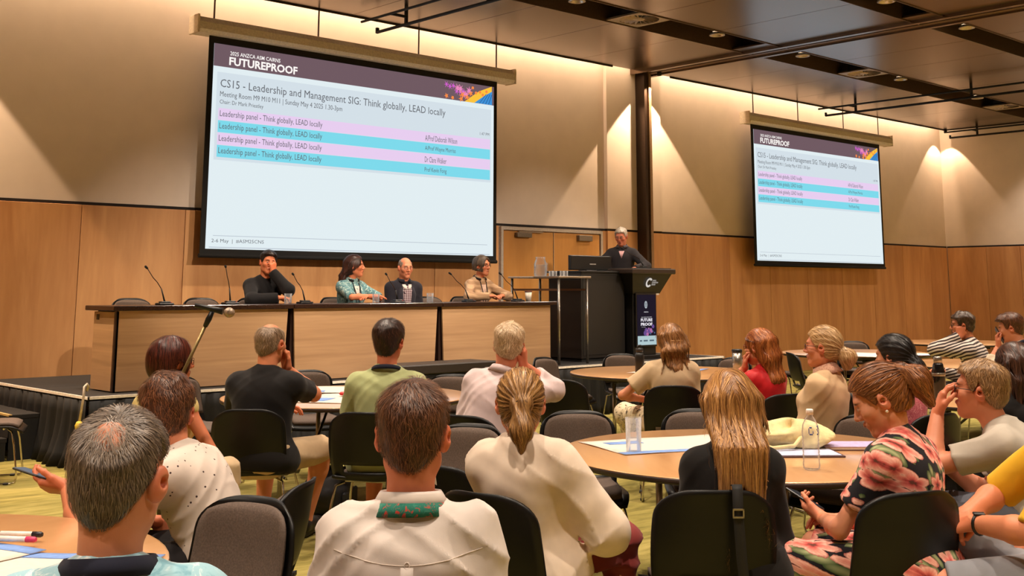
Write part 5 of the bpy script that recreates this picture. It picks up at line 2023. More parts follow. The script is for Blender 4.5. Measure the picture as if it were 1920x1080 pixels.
    if lanyard is not None:
        r = nr + (.030 if collar is not None else .024)
        w_ = lanyard[1] if isinstance(lanyard, tuple) else .016
        lm = lanyard[0] if isinstance(lanyard, tuple) else lanyard
        lb = band(NB + nax * (-.002 if collar is not None else .016), nax, r, r * 1.08, cy, (-.008 - w_ * .4, w_ * .1, w_ * .6), .0022, 40, .5, (1.18, 1.1, .97) if collar is None else (1.16, 1.08, 1.0), .03)
        lb.build('lanyard', lm, body)
        for sg in (-1, 1):
            a = NB + cx * sg * r * .62 + cy * (r * .95) + u * -.035
            b = at(sg * .035, .135 if not female else .155, .36)
            c = at(sg * .006, .14 if not female else .15, .20)
            fw = (cy * .004)
            m = MB()
            A = np.array([[a - cx * w_ * .4, a + cx * w_ * .4], [b - cx * w_ * .4, b + cx * w_ * .4], [c - cx * w_ * .4, c + cx * w_ * .4]]) + fw
            m.plate(A, A - cy * .002).build('lanyard_strap', lm, body)
    if badge is not None:
        c = at(0, .148 if not female else .158, .16)
        A = np.array([[c + cx * a + u * b for b in (-.06, .06)] for a in (-.045, .045)]) + cy * .006
        MB().plate(A, A - cy * .004).build('badge', badge, body)
    if glasses is not None:
        m = MB()
        for sg in (-1, 1):
            loop = [(sg * .033 + .021 * math.copysign(abs(math.cos(t)) ** .6, math.cos(t)), .102 - .006 * abs(math.cos(t)) * (1 if math.cos(t) * sg > 0 else 0), .008 + .016 * math.copysign(abs(math.sin(t)) ** .7, math.sin(t))) for t in [2 * PI * i / 18 for i in range(19)]]
            m.tube(loop, .0019, 6, cap=False)
            m.tube([(sg * .054, .096, .014), (sg * .076, .06, .014), (sg * .082, .0, .012), (sg * .080, -.014, .002)], .0016, 6)
        m.tube([(-.012, .103, .012), (0, .107, .015), (.012, .103, .012)], .0018, 6)
        m.xf(lambda p: Hc + Rh @ (np.array(p) * hs)).build('glasses', glasses, body)
    return info


def on_cloth(info, a, c, back=False, lift=.002):
    """a point on the clothed torso: a across, c up the spine, from the front or from the rear"""
    d = info['T'][:, 1] * (-1 if back else 1)
    p = info['at'](a, 0, c) + d * .32
    for _ in range(40):
        dist = float(info['sf'](np.array([p], f32))[0])
        p = p - d * max(min(dist, .05) * .7, -.02)
    return p + d * lift


def front_patch(info, name, mat, rows, back=False, lift=.003, th=.003, n=6):
    """cloth patch over the torso; rows of (height, from, to)"""
    A = np.array([[on_cloth(info, x0 + (x1 - x0) * i / n, c, back, lift) for c, x0, x1 in rows] for i in range(n + 1)])
    d = info['T'][:, 1] * (-1 if back else 1)
    return MB().plate(A, A - d * th).build(name, mat, info['o'])


def seam(info, name, mat, pts, back=True, r=.0015):
    return MB().tube([on_cloth(info, a, c, back, .0) for a, c in pts], r, 6).build(name, mat, info['o'])


def held_phone(info, nm, label, tilt, fwd, up, col=(30, 28, 30), push=.03, screen=(150, 160, 175)):
    """a smartphone lying in a hand: fwd long side, up the way the screen faces (person frame)"""
    f, n = nrm(fwd), np.array(up, float)
    n = nrm(n - f * (n @ f))
    t = np.cross(f, n)
    c = info['ends'][nm] + n * push + f * tilt
    cw = info['world'](c)
    m1, m2 = MB().box(-.037, .037, -.075, .075, -.004, .004, .003), MB().box(-.034, .034, -.07, .07, .004, .0046)
    o = empty('smartphone', label, 'phone', tuple(cw))
    fn = lambda p: info['world'](c + t * p[0] + f * p[1] + n * p[2]) - cw
    m1.xf(fn).build('case', plain('phone_case', col, .3), o)
    m2.xf(fn).build('screen', emis('phone_screen_%d' % screen[0], screen, .5), o)
    return o


def loop_at(info, p, axis, r, th, name, mat, n=16):
    ax = nrm(axis)
    a = nrm(np.cross(ax, (0.3, 0.5, .8)))
    b = np.cross(ax, a)
    return MB().tube([np.asarray(p) + r * (math.cos(2 * PI * k / n) * a + math.sin(2 * PI * k / n) * b) for k in range(n + 1)], th, 8, cap=False).build(name, mat, info['o'])


def in_head(info, p, hs=1.0):
    return info['Hc'] + info['Rh'] @ (np.array(p) * hs)


# ================================================================== people
def hm(name, d, l):
    return hair_mat('hair_' + name, d, l)


WHITE_SHIRT = cloth('white_cotton', (216, 204, 196))
DENIM = cloth('grey_denim', (96, 100, 112), (132, 134, 144), 'denim')
DARKTR = cloth('dark_trousers', (34, 31, 33))
KHAKI = cloth('khaki_cotton', (196, 168, 132))
PEOPLE = {}


def seat(key, label, back=.0, heading=None, dx=0.0, dy=0.0, z=0.0):
    p = PEOPLE[key]
    hdg = p['heading'] if heading is None else heading
    x, y = p['hip']
    chair(x - math.cos(hdg) * (back - .02) + dx, y - math.sin(hdg) * (back - .02) + dy, hdg, label, z)


# ---------------- audience, near
PEOPLE['grey'] = person('grey-haired man with thinning crown in a pale blue patterned shirt', (.99, 2.20), 1.282, hd(12), s=1.05, look=hd(-6), pitch=.05,
    skin=(208, 138, 104), hair=hair_short(.015, .0075, -.088, .08, bald=((.012, -.078, .094), (.058, .058, .058), .024), vnape=.85, seed=2, wave=.002, whorl=(.012, -.078, .10)),
    hairm=hm('grey_brown', (58, 48, 42), (158, 138, 118)), hs=1.03, thin=((.012, -.078, .094), (.055, .055, .05), 500), shirt=cloth('pale_blue_print', (150, 190, 202), (226, 232, 230), 'blotch', c3=(120, 168, 184)),
    lanyard=(cloth('navy_tape', (24, 26, 42)), .024), collar=None, trousers=DARKTR, res=0, nstr=6000, swid=.0006, sstep=.008, ssteps=3, slift=.002, jit=.16, hvr=(.15, .85), lean=.04, ears=1.1)
PEOPLE['dots'] = person('brown-haired man in a white dotted shirt reaching out with a phone', (2.05, 4.18), 1.175, hd(84), s=1.06, lean=.54, look=hd(10), pitch=.12, roll=.0,
    skin=(206, 128, 92), hair=hair_short(.024, .012, -.085, .085, seed=5, wave=.006, whorl=(.0, -.03, .13)), hairm=hm('russet_brown', (46, 26, 18), (150, 96, 62)), hs=1.09,
    shirt=cloth('white_dotted', (212, 196, 184), (70, 52, 50), 'dots'), sleeve='short', trousers=DARKTR, res=0, nstr=3600, swid=.0009, sstep=.009, jit=.3,
    L=dict(w=(-.08, .60, .80), e=(-.8, 0, -.6), f=(.0, 1, .06), n=(.5, 0, .8), c=(.5, .55, .6, .7), th=.3), R=dict(w=(.14, .34, .64)), wrinkle=.005)
PEOPLE['white'] = person('man in a white shirt with a green floral lanyard and grey jeans', (1.84, 2.39), 1.276, hd(3), s=1.08, sw=.94, look=hd(-3), pitch=.02,
    skin=(206, 126, 92), hair=hair_short(.020, .008, -.086, .085, seed=3, wave=.003, vnape=.6, whorl=(.012, -.035, .13)), hairm=hm('chestnut', (48, 28, 20), (148, 98, 66)), hs=1.03,
    shirt=WHITE_SHIRT, sleeve='long', collar=WHITE_SHIRT, lanyard=(cloth('green_floral_tape', (40, 112, 96), (206, 60, 52), 'blotch', scale=3.2, c3=(60, 130, 110)), .022),
    trousers=DENIM, res=0, nstr=6000, swid=.0006, sstep=.009, jit=.25, slift=.006, ears=1.12, lean=.03, wrinkle=.012,
    legs=dict(L=((-.50, .16, .66), (-.10, .45, .45)), R=((.12, .42, .52), (.12, .42, .08))), R=dict(w=(.18, .26, .62)), L=dict(w=(-.16, .26, .62)))
PEOPLE['cream'] = person('woman with a fair ponytail in a cream jumper and maroon trousers', (2.96, 3.20), 1.220, hd(-36), s=.98, sw=.98, female=True, loose=.020, look=hd(2), twist=.32, pitch=.02, lean=-.12,
    skin=(220, 150, 118), hair=hair_tied((0, -.118, .012), ((0, -.148, -.07), (0, -.15, -.135)), (.026, .034, .014), (.034, .026, .03), .013, 3, nape=-.08),
    hairm=hm('dark_blonde', (92, 58, 32), (222, 170, 104)), shirt=cloth('cream_jersey', (232, 212, 192)), sleeve='long', hem=.16, shirt_off=.028, wrinkle=.008,
    trousers=cloth('maroon_satin', (128, 48, 46), (150, 62, 58), 'denim', .55), res=0, nstr=3600, ssteps=8, sstep=.014, swid=.001, jit=.10, hvr=(0, 1),
    R=dict(w=(.13, .32, .64), n=(-.3, 0, -1), e=(.9, -.5, -.6)), L=dict(w=(-.02, .28, .60)), legs=dict(R=((.13, .43, .56), (.13, .40, .08)), L=((-.08, .42, .53), (-.10, .40, .08))))
PEOPLE['blonde'] = person('woman with long straight blonde hair in a black top', (3.56, 2.70), 1.208, hd(0), s=.97, sw=.95, female=True, look=hd(2), pitch=.0,
    skin=(220, 156, 124), hair=hair_long(.30, .108, 0, -.055, seed=2, depth=.058, drop=.125, spread=-.02), hairm=hm('honey_blonde', (104, 62, 30), (226, 168, 100)),
    shirt=cloth('black_jersey', (26, 23, 22)), sleeve='long', trousers=DARKTR, res=0, nstr=4600, ssteps=13, sstep=.028, swid=.0012, jit=.05, slift=.004, hem=.08)
PEOPLE['floral'] = person('woman with auburn ponytail in a black floral dress looking down at a phone', (3.97, 2.31), 1.218, hd(46), s=.98, sw=1.0, bulk=1.04, female=True, look=hd(72), pitch=.50, lean=.12,
    skin=(222, 150, 116), hair=hair_tied((.0, -.115, .055), ((.0, -.155, .01), (.0, -.15, -.085)), (.03, .042, .014), (.036, .03, .034), .014, 1, nape=-.07),
    hairm=hm('auburn_blonde', (84, 44, 22), (206, 134, 76)), shirt=cloth('floral_print', (30, 28, 34), None, 'floral', scale=1.35), sleeve='short', trousers=cloth('floral_print', (30, 28, 34)), skirt=True,
    res=0, nstr=3200, ssteps=8, sstep=.015, swid=.001, jit=.10, hem=.12, shirt_off=.016,
    L=dict(w=(-.03, .36, .66), e=(-.8, -.3, -.5), f=(.25, 1, .25), n=(.6, -.2, .75), c=(.55, .6, .65, .7), th=.2), R=dict(w=(.08, .34, .64)),
    legs=dict(L=((-.26, .34, .54), (-.22, .36, .08)), R=((.02, .42, .54), (.0, .42, .08))))
PEOPLE['yellow'] = person('man in a yellow polo shirt and denim shorts with a black wristwatch', (4.28, 1.76), 1.33, hd(78), s=1.07, bulk=1.08, belly=1.15, look=hd(60), lean=-.05,
    skin=(214, 136, 98), hair=hair_short(.018, .008), hairm=hm('brown', (46, 30, 20), (116, 80, 54)), shirt=cloth('mustard_cotton', (222, 172, 36)), sleeve='elbow', trousers=cloth('pale_denim', (128, 130, 138), (168, 168, 172), 'denim'),
    shorts=True, res=0, nstr=900, collar=cloth('mustard_cotton', (222, 172, 36)),
    L=dict(w=(-.02, .33, .70), e=(-.9, -.2, -.5), f=(.35, .8, -.25), n=(.2, -.2, -1), c=.8), R=dict(w=(.10, .34, .70), e=(.9, 0, -.3), f=(-.8, .5, -.1), n=(0, 0, -1), c=.7),
    legs=dict(L=((-.10, .42, .50), (-.10, .36, .08)), R=((.12, .43, .66), (-.10, .50, .40))))
PEOPLE['greytee'] = person('fair-haired man in a pale grey tee leaning forward with glasses', (5.01, 2.43), 1.195, hd(62), s=1.03, lean=.46, side=-.05, look=hd(62), pitch=-.05, bulk=1.05,
    skin=(214, 140, 106), hair=hair_short(.022, .012, -.08, .085, seed=8, wave=.005), hairm=hm('sandy', (108, 78, 48), (214, 170, 118)), shirt=cloth('pale_grey_marl', (186, 176, 162)), sleeve='short',
    trousers=DENIM, res=0, nstr=2600, swid=.001, sstep=.010, jit=.3, glasses=M_BLACK, wrinkle=.007,
    L=dict(head=(-.02, .17, -.10), e=(-.6, .2, -1), fh=(.1, -.25, 1), nh=(.3, -1, 0), c=.4), R=dict(w=(.12, .45, .74)))
# ---------------- audience, middle
PEOPLE['bob'] = person('woman with a dark auburn bob and glasses in a sleeveless yellow top', (2.865, 5.805), 1.26, hd(-18), s=.98, sw=.95, female=True, look=hd(-52), pitch=.02,
    skin=(206, 122, 84), hair=hair_bob(.105, .094, 2), hairm=hm('auburn', (34, 12, 8), (120, 52, 34)), shirt=cloth('lemon_jersey', (222, 198, 128)), sleeve='none', trousers=KHAKI,
    res=1, nstr=1600, ssteps=7, sstep=.022, swid=.0012, jit=.08, glasses=plain('thin_frame', (92, 60, 40), .4), wrinkle=.005,
    R=dict(w=(.12, .20, .60), e=(1, -.6, -.2)), L=dict(w=(-.02, .30, .62)))
PEOPLE['black'] = person('balding man in a black tee and khaki shorts resting chin on hand', (3.77, 6.34), 1.306, hd(-8), s=1.08, sw=1.05, bulk=1.06, lean=.16, look=hd(-22), pitch=.03,
    skin=(214, 138, 100), hair=hair_short(.010, .009, -.075, .085, bald=((0, .01, .13), (.062, .10, .075)), seed=4), hairm=hm('grey_fair', (104, 84, 66), (190, 160, 130)), shirt=cloth('black_cotton', (24, 21, 21)), sleeve='short',
    trousers=KHAKI, shorts=True, res=1, nstr=1300, swid=.0011, sstep=.009, hem=.09,
    R=dict(head=(.05, .10, -.135), e=(.8, .3, -1), fh=(-.3, .1, 1), nh=(-.4, -1, 0), c=.9), L=dict(w=(-.05, .42, .77), e=(-.8, .0, -.4)), legs=dict(R=((.24, .38, .53), (.16, .40, .08))))
PEOPLE['green'] = person('dark-haired man in a pale green tee with a navy lanyard', (4.21, 5.72), 1.32, hd(-2), s=1.07, sw=1.04, lean=.12, look=hd(-14),
    skin=(206, 122, 90), hair=hair_short(.028, .012, -.085, .085, seed=6, quiff=.01), hairm=hm('dark_brown', (24, 14, 11), (88, 54, 40)), shirt=cloth('sage_cotton', (170, 176, 126)), sleeve='short',
    trousers=DARKTR, shorts=True, res=1, nstr=1800, swid=.0011, sstep=.011, lanyard=(cloth('navy_tape', (24, 26, 42)), .018), wrinkle=.006, L=dict(w=(-.2, .42, .76)), R=dict(w=(.2, .42, .76)))
PEOPLE['lilac'] = person('white-haired man in a lilac shirt leaning with his cheek on his hand', (4.67, 5.15), 1.307, hd(-24), s=1.08, lean=.26, side=.16, look=hd(-4), roll=.06,
    skin=(212, 132, 100), hair=hair_short(.024, .014, -.08, .085, seed=9, wave=.006), hairm=hm('white_blond', (176, 146, 110), (250, 226, 190)), shirt=cloth('lilac_cotton', (222, 200, 200)), sleeve='three', collar=cloth('lilac_cotton', (222, 200, 200)),
    trousers=DENIM, res=1, nstr=2200, swid=.0012, sstep=.012, jit=.35, wrinkle=.006,
    R=dict(head=(.085, .02, -.10), e=(.6, .3, -1), fh=(.0, -.2, 1), nh=(-1, .1, 0), c=.35), L=dict(w=(-.10, .34, .64)))
PEOPLE['tan'] = person('woman with half-up wavy fair hair in a tan tee and patterned trousers', (6.88, 5.76), 1.25, hd(-4), s=1.0, sw=1.02, bulk=1.06, female=True, look=hd(14), lean=.10,
    skin=(218, 142, 106), hair=hair_long(.20, .105, .9, -.06, seed=5, depth=.06, drop=.05), hairm=hm('wavy_fair', (96, 56, 28), (208, 150, 92)), shirt=cloth('tan_jersey', (206, 178, 142)), sleeve='short', loose=.02,
    trousers=cloth('branch_print', (224, 206, 172), (70, 56, 44), 'blotch', scale=1.6, c3=(224, 206, 172)), res=1, nstr=1800, ssteps=10, sstep=.024, swid=.0016, jit=.15,
    L=dict(w=(-.20, .24, .68), e=(-1, -.3, -.4)), R=dict(w=(.06, .30, .62)), legs=dict(L=((-.32, .30, .56), (-.2, .36, .1))))
PEOPLE['red'] = person('woman with long red hair and a scarf band in a red top', (6.80, 4.88), 1.235, hd(36), s=.97, sw=.94, female=True, look=hd(46), lean=.10,
    skin=(222, 148, 116), hair=hair_long(.30, .088, .8, -.065, seed=7, depth=.055, drop=.05, tilt=.01), hairm=hm('copper', (110, 48, 16), (214, 132, 66)), shirt=cloth('red_satin', (190, 26, 32), rough=.5), sleeve='three', trousers=DARKTR,
    res=1, nstr=1500, ssteps=12, sstep=.026, swid=.0016, jit=.14, glasses=plain('red_frame', (120, 24, 22), .4), L=dict(head=(-.06, .09, -.14), e=(-.5, .3, -1), fh=(.1, .0, 1), nh=(.4, -1, 0), c=.6))
PEOPLE['beige'] = person('woman with a low blonde ponytail and glasses in a beige shirt', (6.27, 4.03), 1.285, hd(58), s=1.0, sw=.97, bulk=1.04, female=True, look=hd(62), lean=-.06,
    skin=(222, 146, 112), hair=hair_tied((0, -.118, -.02), ((0, -.15, -.05), (0, -.145, -.10)), (.028, .045, .026), None, .014, 6, nape=-.07), hairm=hm('ash_blonde', (150, 110, 66), (244, 206, 150)), shirt=cloth('beige_linen', (214, 180, 140)), sleeve='three', hem=.12, shirt_off=.02, loose=.014,
    trousers=cloth('fawn_linen', (178, 142, 98)), res=1, nstr=1500, ssteps=8, sstep=.014, swid=.0012, jit=.1, glasses=plain('dark_red_frame', (70, 26, 22), .4), wrinkle=.007, R=dict(w=(.05, .30, .66)), L=dict(w=(-.06, .30, .68)))
PEOPLE['pink'] = person('woman with black hair in a pink patterned blouse', (6.32, 3.58), 1.24, hd(30), s=.98, sw=1.0, female=True, look=hd(48), pitch=.08,
    skin=(206, 140, 104), hair=hair_tied((0, -.11, -.02), ((.0, -.13, -.06), (0, -.12, -.11)), (.04, .045, .02), (.045, .035, .04), .02, 4, ear_cover=.01), hairm=hm('black', (12, 9, 8), (44, 34, 30)), shirt=cloth('pink_print', (204, 96, 108), (232, 150, 150), 'blotch', scale=3), sleeve='elbow', trousers=DARKTR,
    res=1, nstr=900, ssteps=6, sstep=.018, swid=.0014, jit=.12)
PEOPLE['brown'] = person('woman with straight dark brown hair in a black jacket', (6.32, 2.86), 1.19, hd(18), s=1.0, female=True, look=hd(22), lean=.08,
    skin=(214, 146, 112), hair=hair_long(.17, .105, .1, -.05, seed=3, depth=.06, drop=.04), hairm=hm('dark_chestnut', (30, 16, 11), (104, 64, 44)), shirt=cloth('black_jersey', (26, 23, 22)), sleeve='long', trousers=DARKTR, res=1,
    nstr=1500, ssteps=10, sstep=.022, swid=.0014, jit=.06)
# ---------------- audience, far
PEOPLE['stripes'] = person('man with curly dark hair in a striped shirt, cheek on his hand', (11.0, 5.47), 1.285, hd(58), s=1.06, lean=.28, look=hd(70), pitch=.05, roll=-.06,
    skin=(214, 136, 98), hair=hair_short(.022, .012, -.08, .08, seed=3, wave=.007), hairm=hm('dark_curly', (40, 28, 20), (126, 96, 72)), shirt=cloth('striped_cotton', (226, 214, 204), (66, 54, 54), 'stripes'), sleeve='long', trousers=cloth('striped_trouser', (60, 54, 54), (190, 180, 170), 'stripes', scale=.7),
    res=2, nstr=700, swid=.0022, sstep=.011, glasses=M_BLACK, L=dict(head=(-.08, .04, -.09), e=(-.5, .5, -1), fh=(.1, -.3, 1), nh=(1, -.1, 0), c=.35), R=dict(w=(.1, .4, .7)))
PEOPLE['strap'] = person('man with swept brown hair in a pale shirt with a dark shoulder strap', (10.45, 4.74), 1.285, hd(50), s=1.04, lean=.34, look=hd(64), pitch=.18,
    skin=(216, 142, 108), hair=hair_short(.028, .012, -.075, .085, seed=5, quiff=.014), hairm=hm('warm_brown', (60, 34, 20), (146, 92, 58)), shirt=cloth('pale_khaki_shirt', (206, 188, 164)), sleeve='three', trousers=DARKTR, res=2, nstr=700, swid=.0022, sstep=.012,
    lanyard=(cloth('navy_tape', (24, 26, 42)), .02), L=dict(head=(-.02, .13, -.13), e=(-.5, .4, -1), fh=(.2, .0, 1), nh=(.2, -1, 0), c=.8), R=dict(w=(.08, .4, .7)))
# ---------------- the panel on the stage
PZ = STAGE_Z
PEOPLE['p1'] = person('man in a black jumper covering his nose with one hand', (6.46, 10.98), 1.915, math.radians(262), z0=PZ, s=1.06, sw=1.02, look=math.radians(256), pitch=.04, roll=-.12, lean=.16,
    skin=(212, 128, 88), hair=hair_short(.022, .010, -.07, .095, seed=4, quiff=.010), hairm=hm('black_brown', (16, 12, 11), (72, 56, 48)), brow=(24, 18, 16), shirt=cloth('black_knit', (22, 20, 21)), sleeve='long', trousers=DARKTR, res=1, nstr=1100, swid=.0018, sstep=.012,
    L=dict(head=(-.035, .105, -.085), e=(-.7, .5, -1), fh=(.15, -.05, 1), nh=(.5, -1, 0), c=(.35, .7, .9, .9), th=.4), R=dict(w=(.0, .42, .83), e=(.8, .2, -.3), f=(-1, .1, 0), n=(0, 0, -1)))
PEOPLE['p2'] = person('woman with long dark brown hair in a teal patterned blouse', (7.58, 10.98), 1.895, math.radians(276), z0=PZ, s=.99, sw=.98, female=True, look=math.radians(318), pitch=.0, lean=.16,
    skin=(216, 132, 92), hair=hair_long(.26, .09, .2, -.05, seed=5, depth=.06, drop=.08), hairm=hm('dark_brunette', (26, 13, 10), (92, 48, 34)), shirt=cloth('teal_print', (104, 146, 150), (206, 218, 206), 'blotch', scale=1.8, c3=(66, 96, 108)), sleeve='elbow', trousers=DARKTR, res=1, nstr=1100, ssteps=10, sstep=.026, swid=.0018, jit=.06,
    lanyard=(cloth('black_tape', (20, 20, 24)), .014), R=dict(w=(.0, .46, .84), e=(.9, -.1, -.2), f=(-.9, .5, 0), n=(0, 0, -1), c=.25), L=dict(w=(.02, .40, .835), e=(-.9, .0, -.2), f=(1, .25, 0), n=(0, 0, -1), c=.3))
PEOPLE['p3'] = person('bald man with glasses in a dark blazer over a patterned shirt', (8.30, 10.98), 1.885, math.radians(258), z0=PZ, s=1.05, sw=1.02, look=math.radians(258), pitch=.10, lean=.08,
    skin=(216, 138, 102), hair=hair_short(.004, .004, -.06, .08, bald=((0, .03, .13), (.068, .10, .085)), seed=4), hairm=hm('grey_stubble', (110, 92, 78), (170, 148, 128)), brow=(120, 92, 72), shirt=cloth('dark_blazer', (34, 32, 40)), jacket=True, sleeve='long', trousers=DARKTR, res=1, nstr=300, swid=.0014, sstep=.006,
    neckcut=.0, collar=cloth('dark_blazer', (34, 32, 40)), glasses=plain('thin_frame', (92, 60, 40)), R=dict(w=(.10, .30, .62)), L=dict(w=(-.10, .30, .62)))
PEOPLE['p4'] = person('woman with short grey-brown hair and glasses in a beige cardigan', (9.50, 10.98), 1.925, math.radians(268), z0=PZ, s=1.0, female=True, look=math.radians(283), pitch=.02, lean=.22,
    skin=(218, 140, 102), hair=hair_bob(.06, .088, 3), hairm=hm('grey_brunette', (58, 48, 40), (134, 112, 92)), shirt=cloth('beige_cardigan', (196, 160, 124), (168, 132, 100), 'stripes', scale=.5), sleeve='long', trousers=DARKTR, res=1, nstr=900, ssteps=6, sstep=.018, swid=.0018, jit=.12,
    glasses=M_BLACK, lanyard=(cloth('black_tape', (20, 20, 24)), .014), R=dict(w=(.10, .42, .835), e=(.9, -.2, -.2), f=(-.8, .5, 0), n=(0, 0, -1), c=.35), L=dict(w=(-.12, .42, .835), e=(-.9, -.2, -.2), f=(.9, .4, 0), n=(0, 0, -1), c=.35))
PEOPLE['p5'] = person('white-haired man in a dark shirt standing at the lectern', (12.28, 11.15), 2.375, math.radians(216), z0=PZ, s=1.02, sw=1.03, standing=True, look=math.radians(205), pitch=.32, lean=.10,
    skin=(218, 132, 100), hair=hair_short(.019, .010, -.07, .092, seed=2, wave=.005), hairm=hm('white', (168, 152, 134), (250, 238, 220)), brow=(170, 150, 130), shirt=cloth('charcoal_shirt', (48, 44, 46)), sleeve='long', collar=cloth('charcoal_collar', (84, 78, 82)), trousers=DARKTR, res=1, nstr=900, swid=.002, sstep=.013, jit=.35,
    glasses=plain('thin_frame', (92, 60, 40)), L=dict(w=(-.22, .40, 1.20), e=(-1, -.4, -.3)), R=dict(w=(.22, .38, 1.20), e=(1, -.4, -.3)))


# ================================================================== chairs, held and worn things
seat('grey', 'black chair under the grey-haired man with the thinning crown', .02)
seat('dots', 'black chair under the man in the dotted shirt', .0, hd(84))
seat('white', 'black chair under the man in the white shirt', .02)
seat('cream', 'black-backed chair of the woman in the cream jumper', .05, hd(-34))
chair(3.53, 2.81, hd(0), 'black-backed chair of the long-haired blonde woman, strap hung over it')
chair(3.93, 2.37, hd(20), 'black-backed chair of the woman in the floral dress')
seat('yellow', 'black chair of the man in the yellow polo shirt', .0)
seat('greytee', 'black chair of the fair-haired man in pale grey', .03, hd(58))
seat('bob', 'black chair of the woman with the auburn bob', .0)
chair(3.72, 6.37, hd(0), 'black chair of the balding man in the black tee')
chair(4.15, 5.73, hd(-10), 'black chair of the man in the pale green tee')
seat('lilac', 'black chair of the white-haired man in lilac', .0)
seat('tan', 'black chair of the woman in the tan tee', .0)
seat('red', 'black chair of the woman in the red top', .0, hd(20))
seat('beige', 'black chair of the woman in the beige shirt', .02)
seat('pink', 'black chair of the woman in the pink blouse', .0)
seat('brown', 'black chair of the woman with straight dark brown hair', .0)
seat('stripes', 'black chair of the man in stripes', .0)
seat('strap', 'black chair of the man with the shoulder strap', .0)
for k_, lb in (('p1', 'man in the black jumper'), ('p2', 'woman in the teal blouse'), ('p3', 'man in the dark blazer'), ('p4', 'woman in the beige cardigan')):
    seat(k_, 'chair on the stage under the ' + lb, .0, z=STAGE_Z)
dg_ = math.radians
chair(5.15, 11.15, dg_(270), 'empty chair behind the desk end by the stage steps', STAGE_Z)
chair(5.92, 11.15, dg_(270), 'empty chair behind the desk beside the man in the black jumper', STAGE_Z)
chair(9.02, 11.2, dg_(268), 'empty chair behind the desk beside the woman in the cardigan', STAGE_Z)
for x, y, a, lb in ((1.80, 3.47, 197, 'empty taupe-padded chair at the table with the marker pens'), (4.50, 8.52, -67, 'empty chair at the front table on the side of the auburn-haired woman'),
                    (5.45, 8.46, -111, 'empty chair at the front table between it and the stage'), (5.92, 7.30, 215, 'empty chair tucked in at the front table beside the man in lilac'),
                    (3.72, 4.57, 201, 'empty chair standing alone behind the man in the white shirt'), (4.67, 4.55, -130, 'empty chair at the oak table facing the tall water glass'),
                    (5.24, 4.15, -133, 'empty chair at the oak table facing the long-haired blonde woman'), (5.60, 3.50, 178, 'empty chair at the oak table by the mauve notebook'),
                    (8.40, 8.42, -80, 'empty chair at the flask table, on its side by the lectern'), (9.28, 8.34, -119, 'empty chair at the flask table, between it and the stage end'),
                    (9.50, 7.31, -180, 'empty chair tucked in at the flask table by the steel tumbler'), (6.70, 6.60, 20, 'empty black-backed chair between the man in lilac and the flask table'),
                    (12.72, 8.78, -78, 'empty chair below the far screen at the papers table'), (13.75, 8.35, -144, 'empty chair at the papers table on its end wall side'),
                    (15.80, 8.74, -26, 'empty chair at the table nearest the end wall'), (7.72, 4.52, -41, 'empty chair at the table with the tall dark bottle'),
                    (3.38, 9.93, -25, 'empty chair standing at the corner of the stage skirt'), (3.22, 3.86, 25, 'empty chair with the white lettered lanyard over its back'),
                    (11.2, 7.3, -40, 'empty chair between the papers table and the orange cup table')):
    chair(x, y, dg_(a), lb)

# the lanyard over a chair back
lx, ly, la = 3.22, 3.86, dg_(25) - PI / 2
o = empty('neck_lanyard', 'white lettered lanyard with metal clip hanging over a chair back', 'lanyard', (lx, ly, 0), la)
LX = .03
pts = [(LX, -.262, .60), (LX, -.285, .72), (LX, -.318, .815), (LX, -.325, .838), (LX, -.335, .832), (LX, -.338, .75), (LX + .01, -.335, .60), (LX + .03, -.33, .50)]
A = np.array([[(x - .012, y, z), (x + .012, y, z)] for x, y, z in pts])
MB().plate(A, A + np.array([0, .0015, .0005])).build('ribbon', plain('ribbon_white', (232, 224, 206), .6), o)
a, fs = text_mesh('VXIE', .085, .014, .02)
MB().add([(LX + .007 - p[2], -.3405 + 0 * p[0], .808 - p[0]) for p in a], fs).build('lettering', plain('ribbon_ink', (40, 36, 34), .6), o)
MB().tube([(LX + .03 + .012 * math.cos(t), -.332, .485 + .018 * math.sin(t)) for t in [2 * PI * k / 14 for k in range(15)]], .003, 6, cap=False).build('clip', M_STEEL, o)
MB().box(LX + .022, LX + .038, -.34, -.325, .50, .525, .002).build('buckle', M_BLACK, o)
# the bag strap over the blonde woman's chair
bx, by = 3.53, 2.81
hdg = PEOPLE['blonde']['heading']
o = empty('bag_strap', 'black bag strap with silver buckle hanging down a chair back', 'strap', (bx, by, 0), hdg - PI / 2)
pts = [(.07, -.29, .84), (.07, -.325, .85), (.07, -.338, .835), (.07, -.338, .76), (.08, -.33, .60), (.10, -.30, .44), (.11, -.27, .34)]
A = np.array([[(x - .018, y, z), (x + .018, y, z)] for x, y, z in pts])
MB().plate(A, A + np.array([0, .003, .001])).build('webbing', plain('webbing_black', (24, 22, 22), .7), o)
m = MB()
for q in (((.05, .09), (.742, .748)), ((.05, .09), (.768, .774)), ((.05, .055), (.742, .774)), ((.085, .09), (.742, .774))):
    m.box(q[0][0], q[0][1], -.345, -.339, q[1][0], q[1][1])
m.build('buckle', M_STEEL, o)
soft_bag('shoulder_bag', bx + .02, by - .05, .8, .16, .09, .26, plain('bag_black', (17, 15, 15), 0.6), 'black shoulder bag on the carpet under the blonde woman\'s chair')

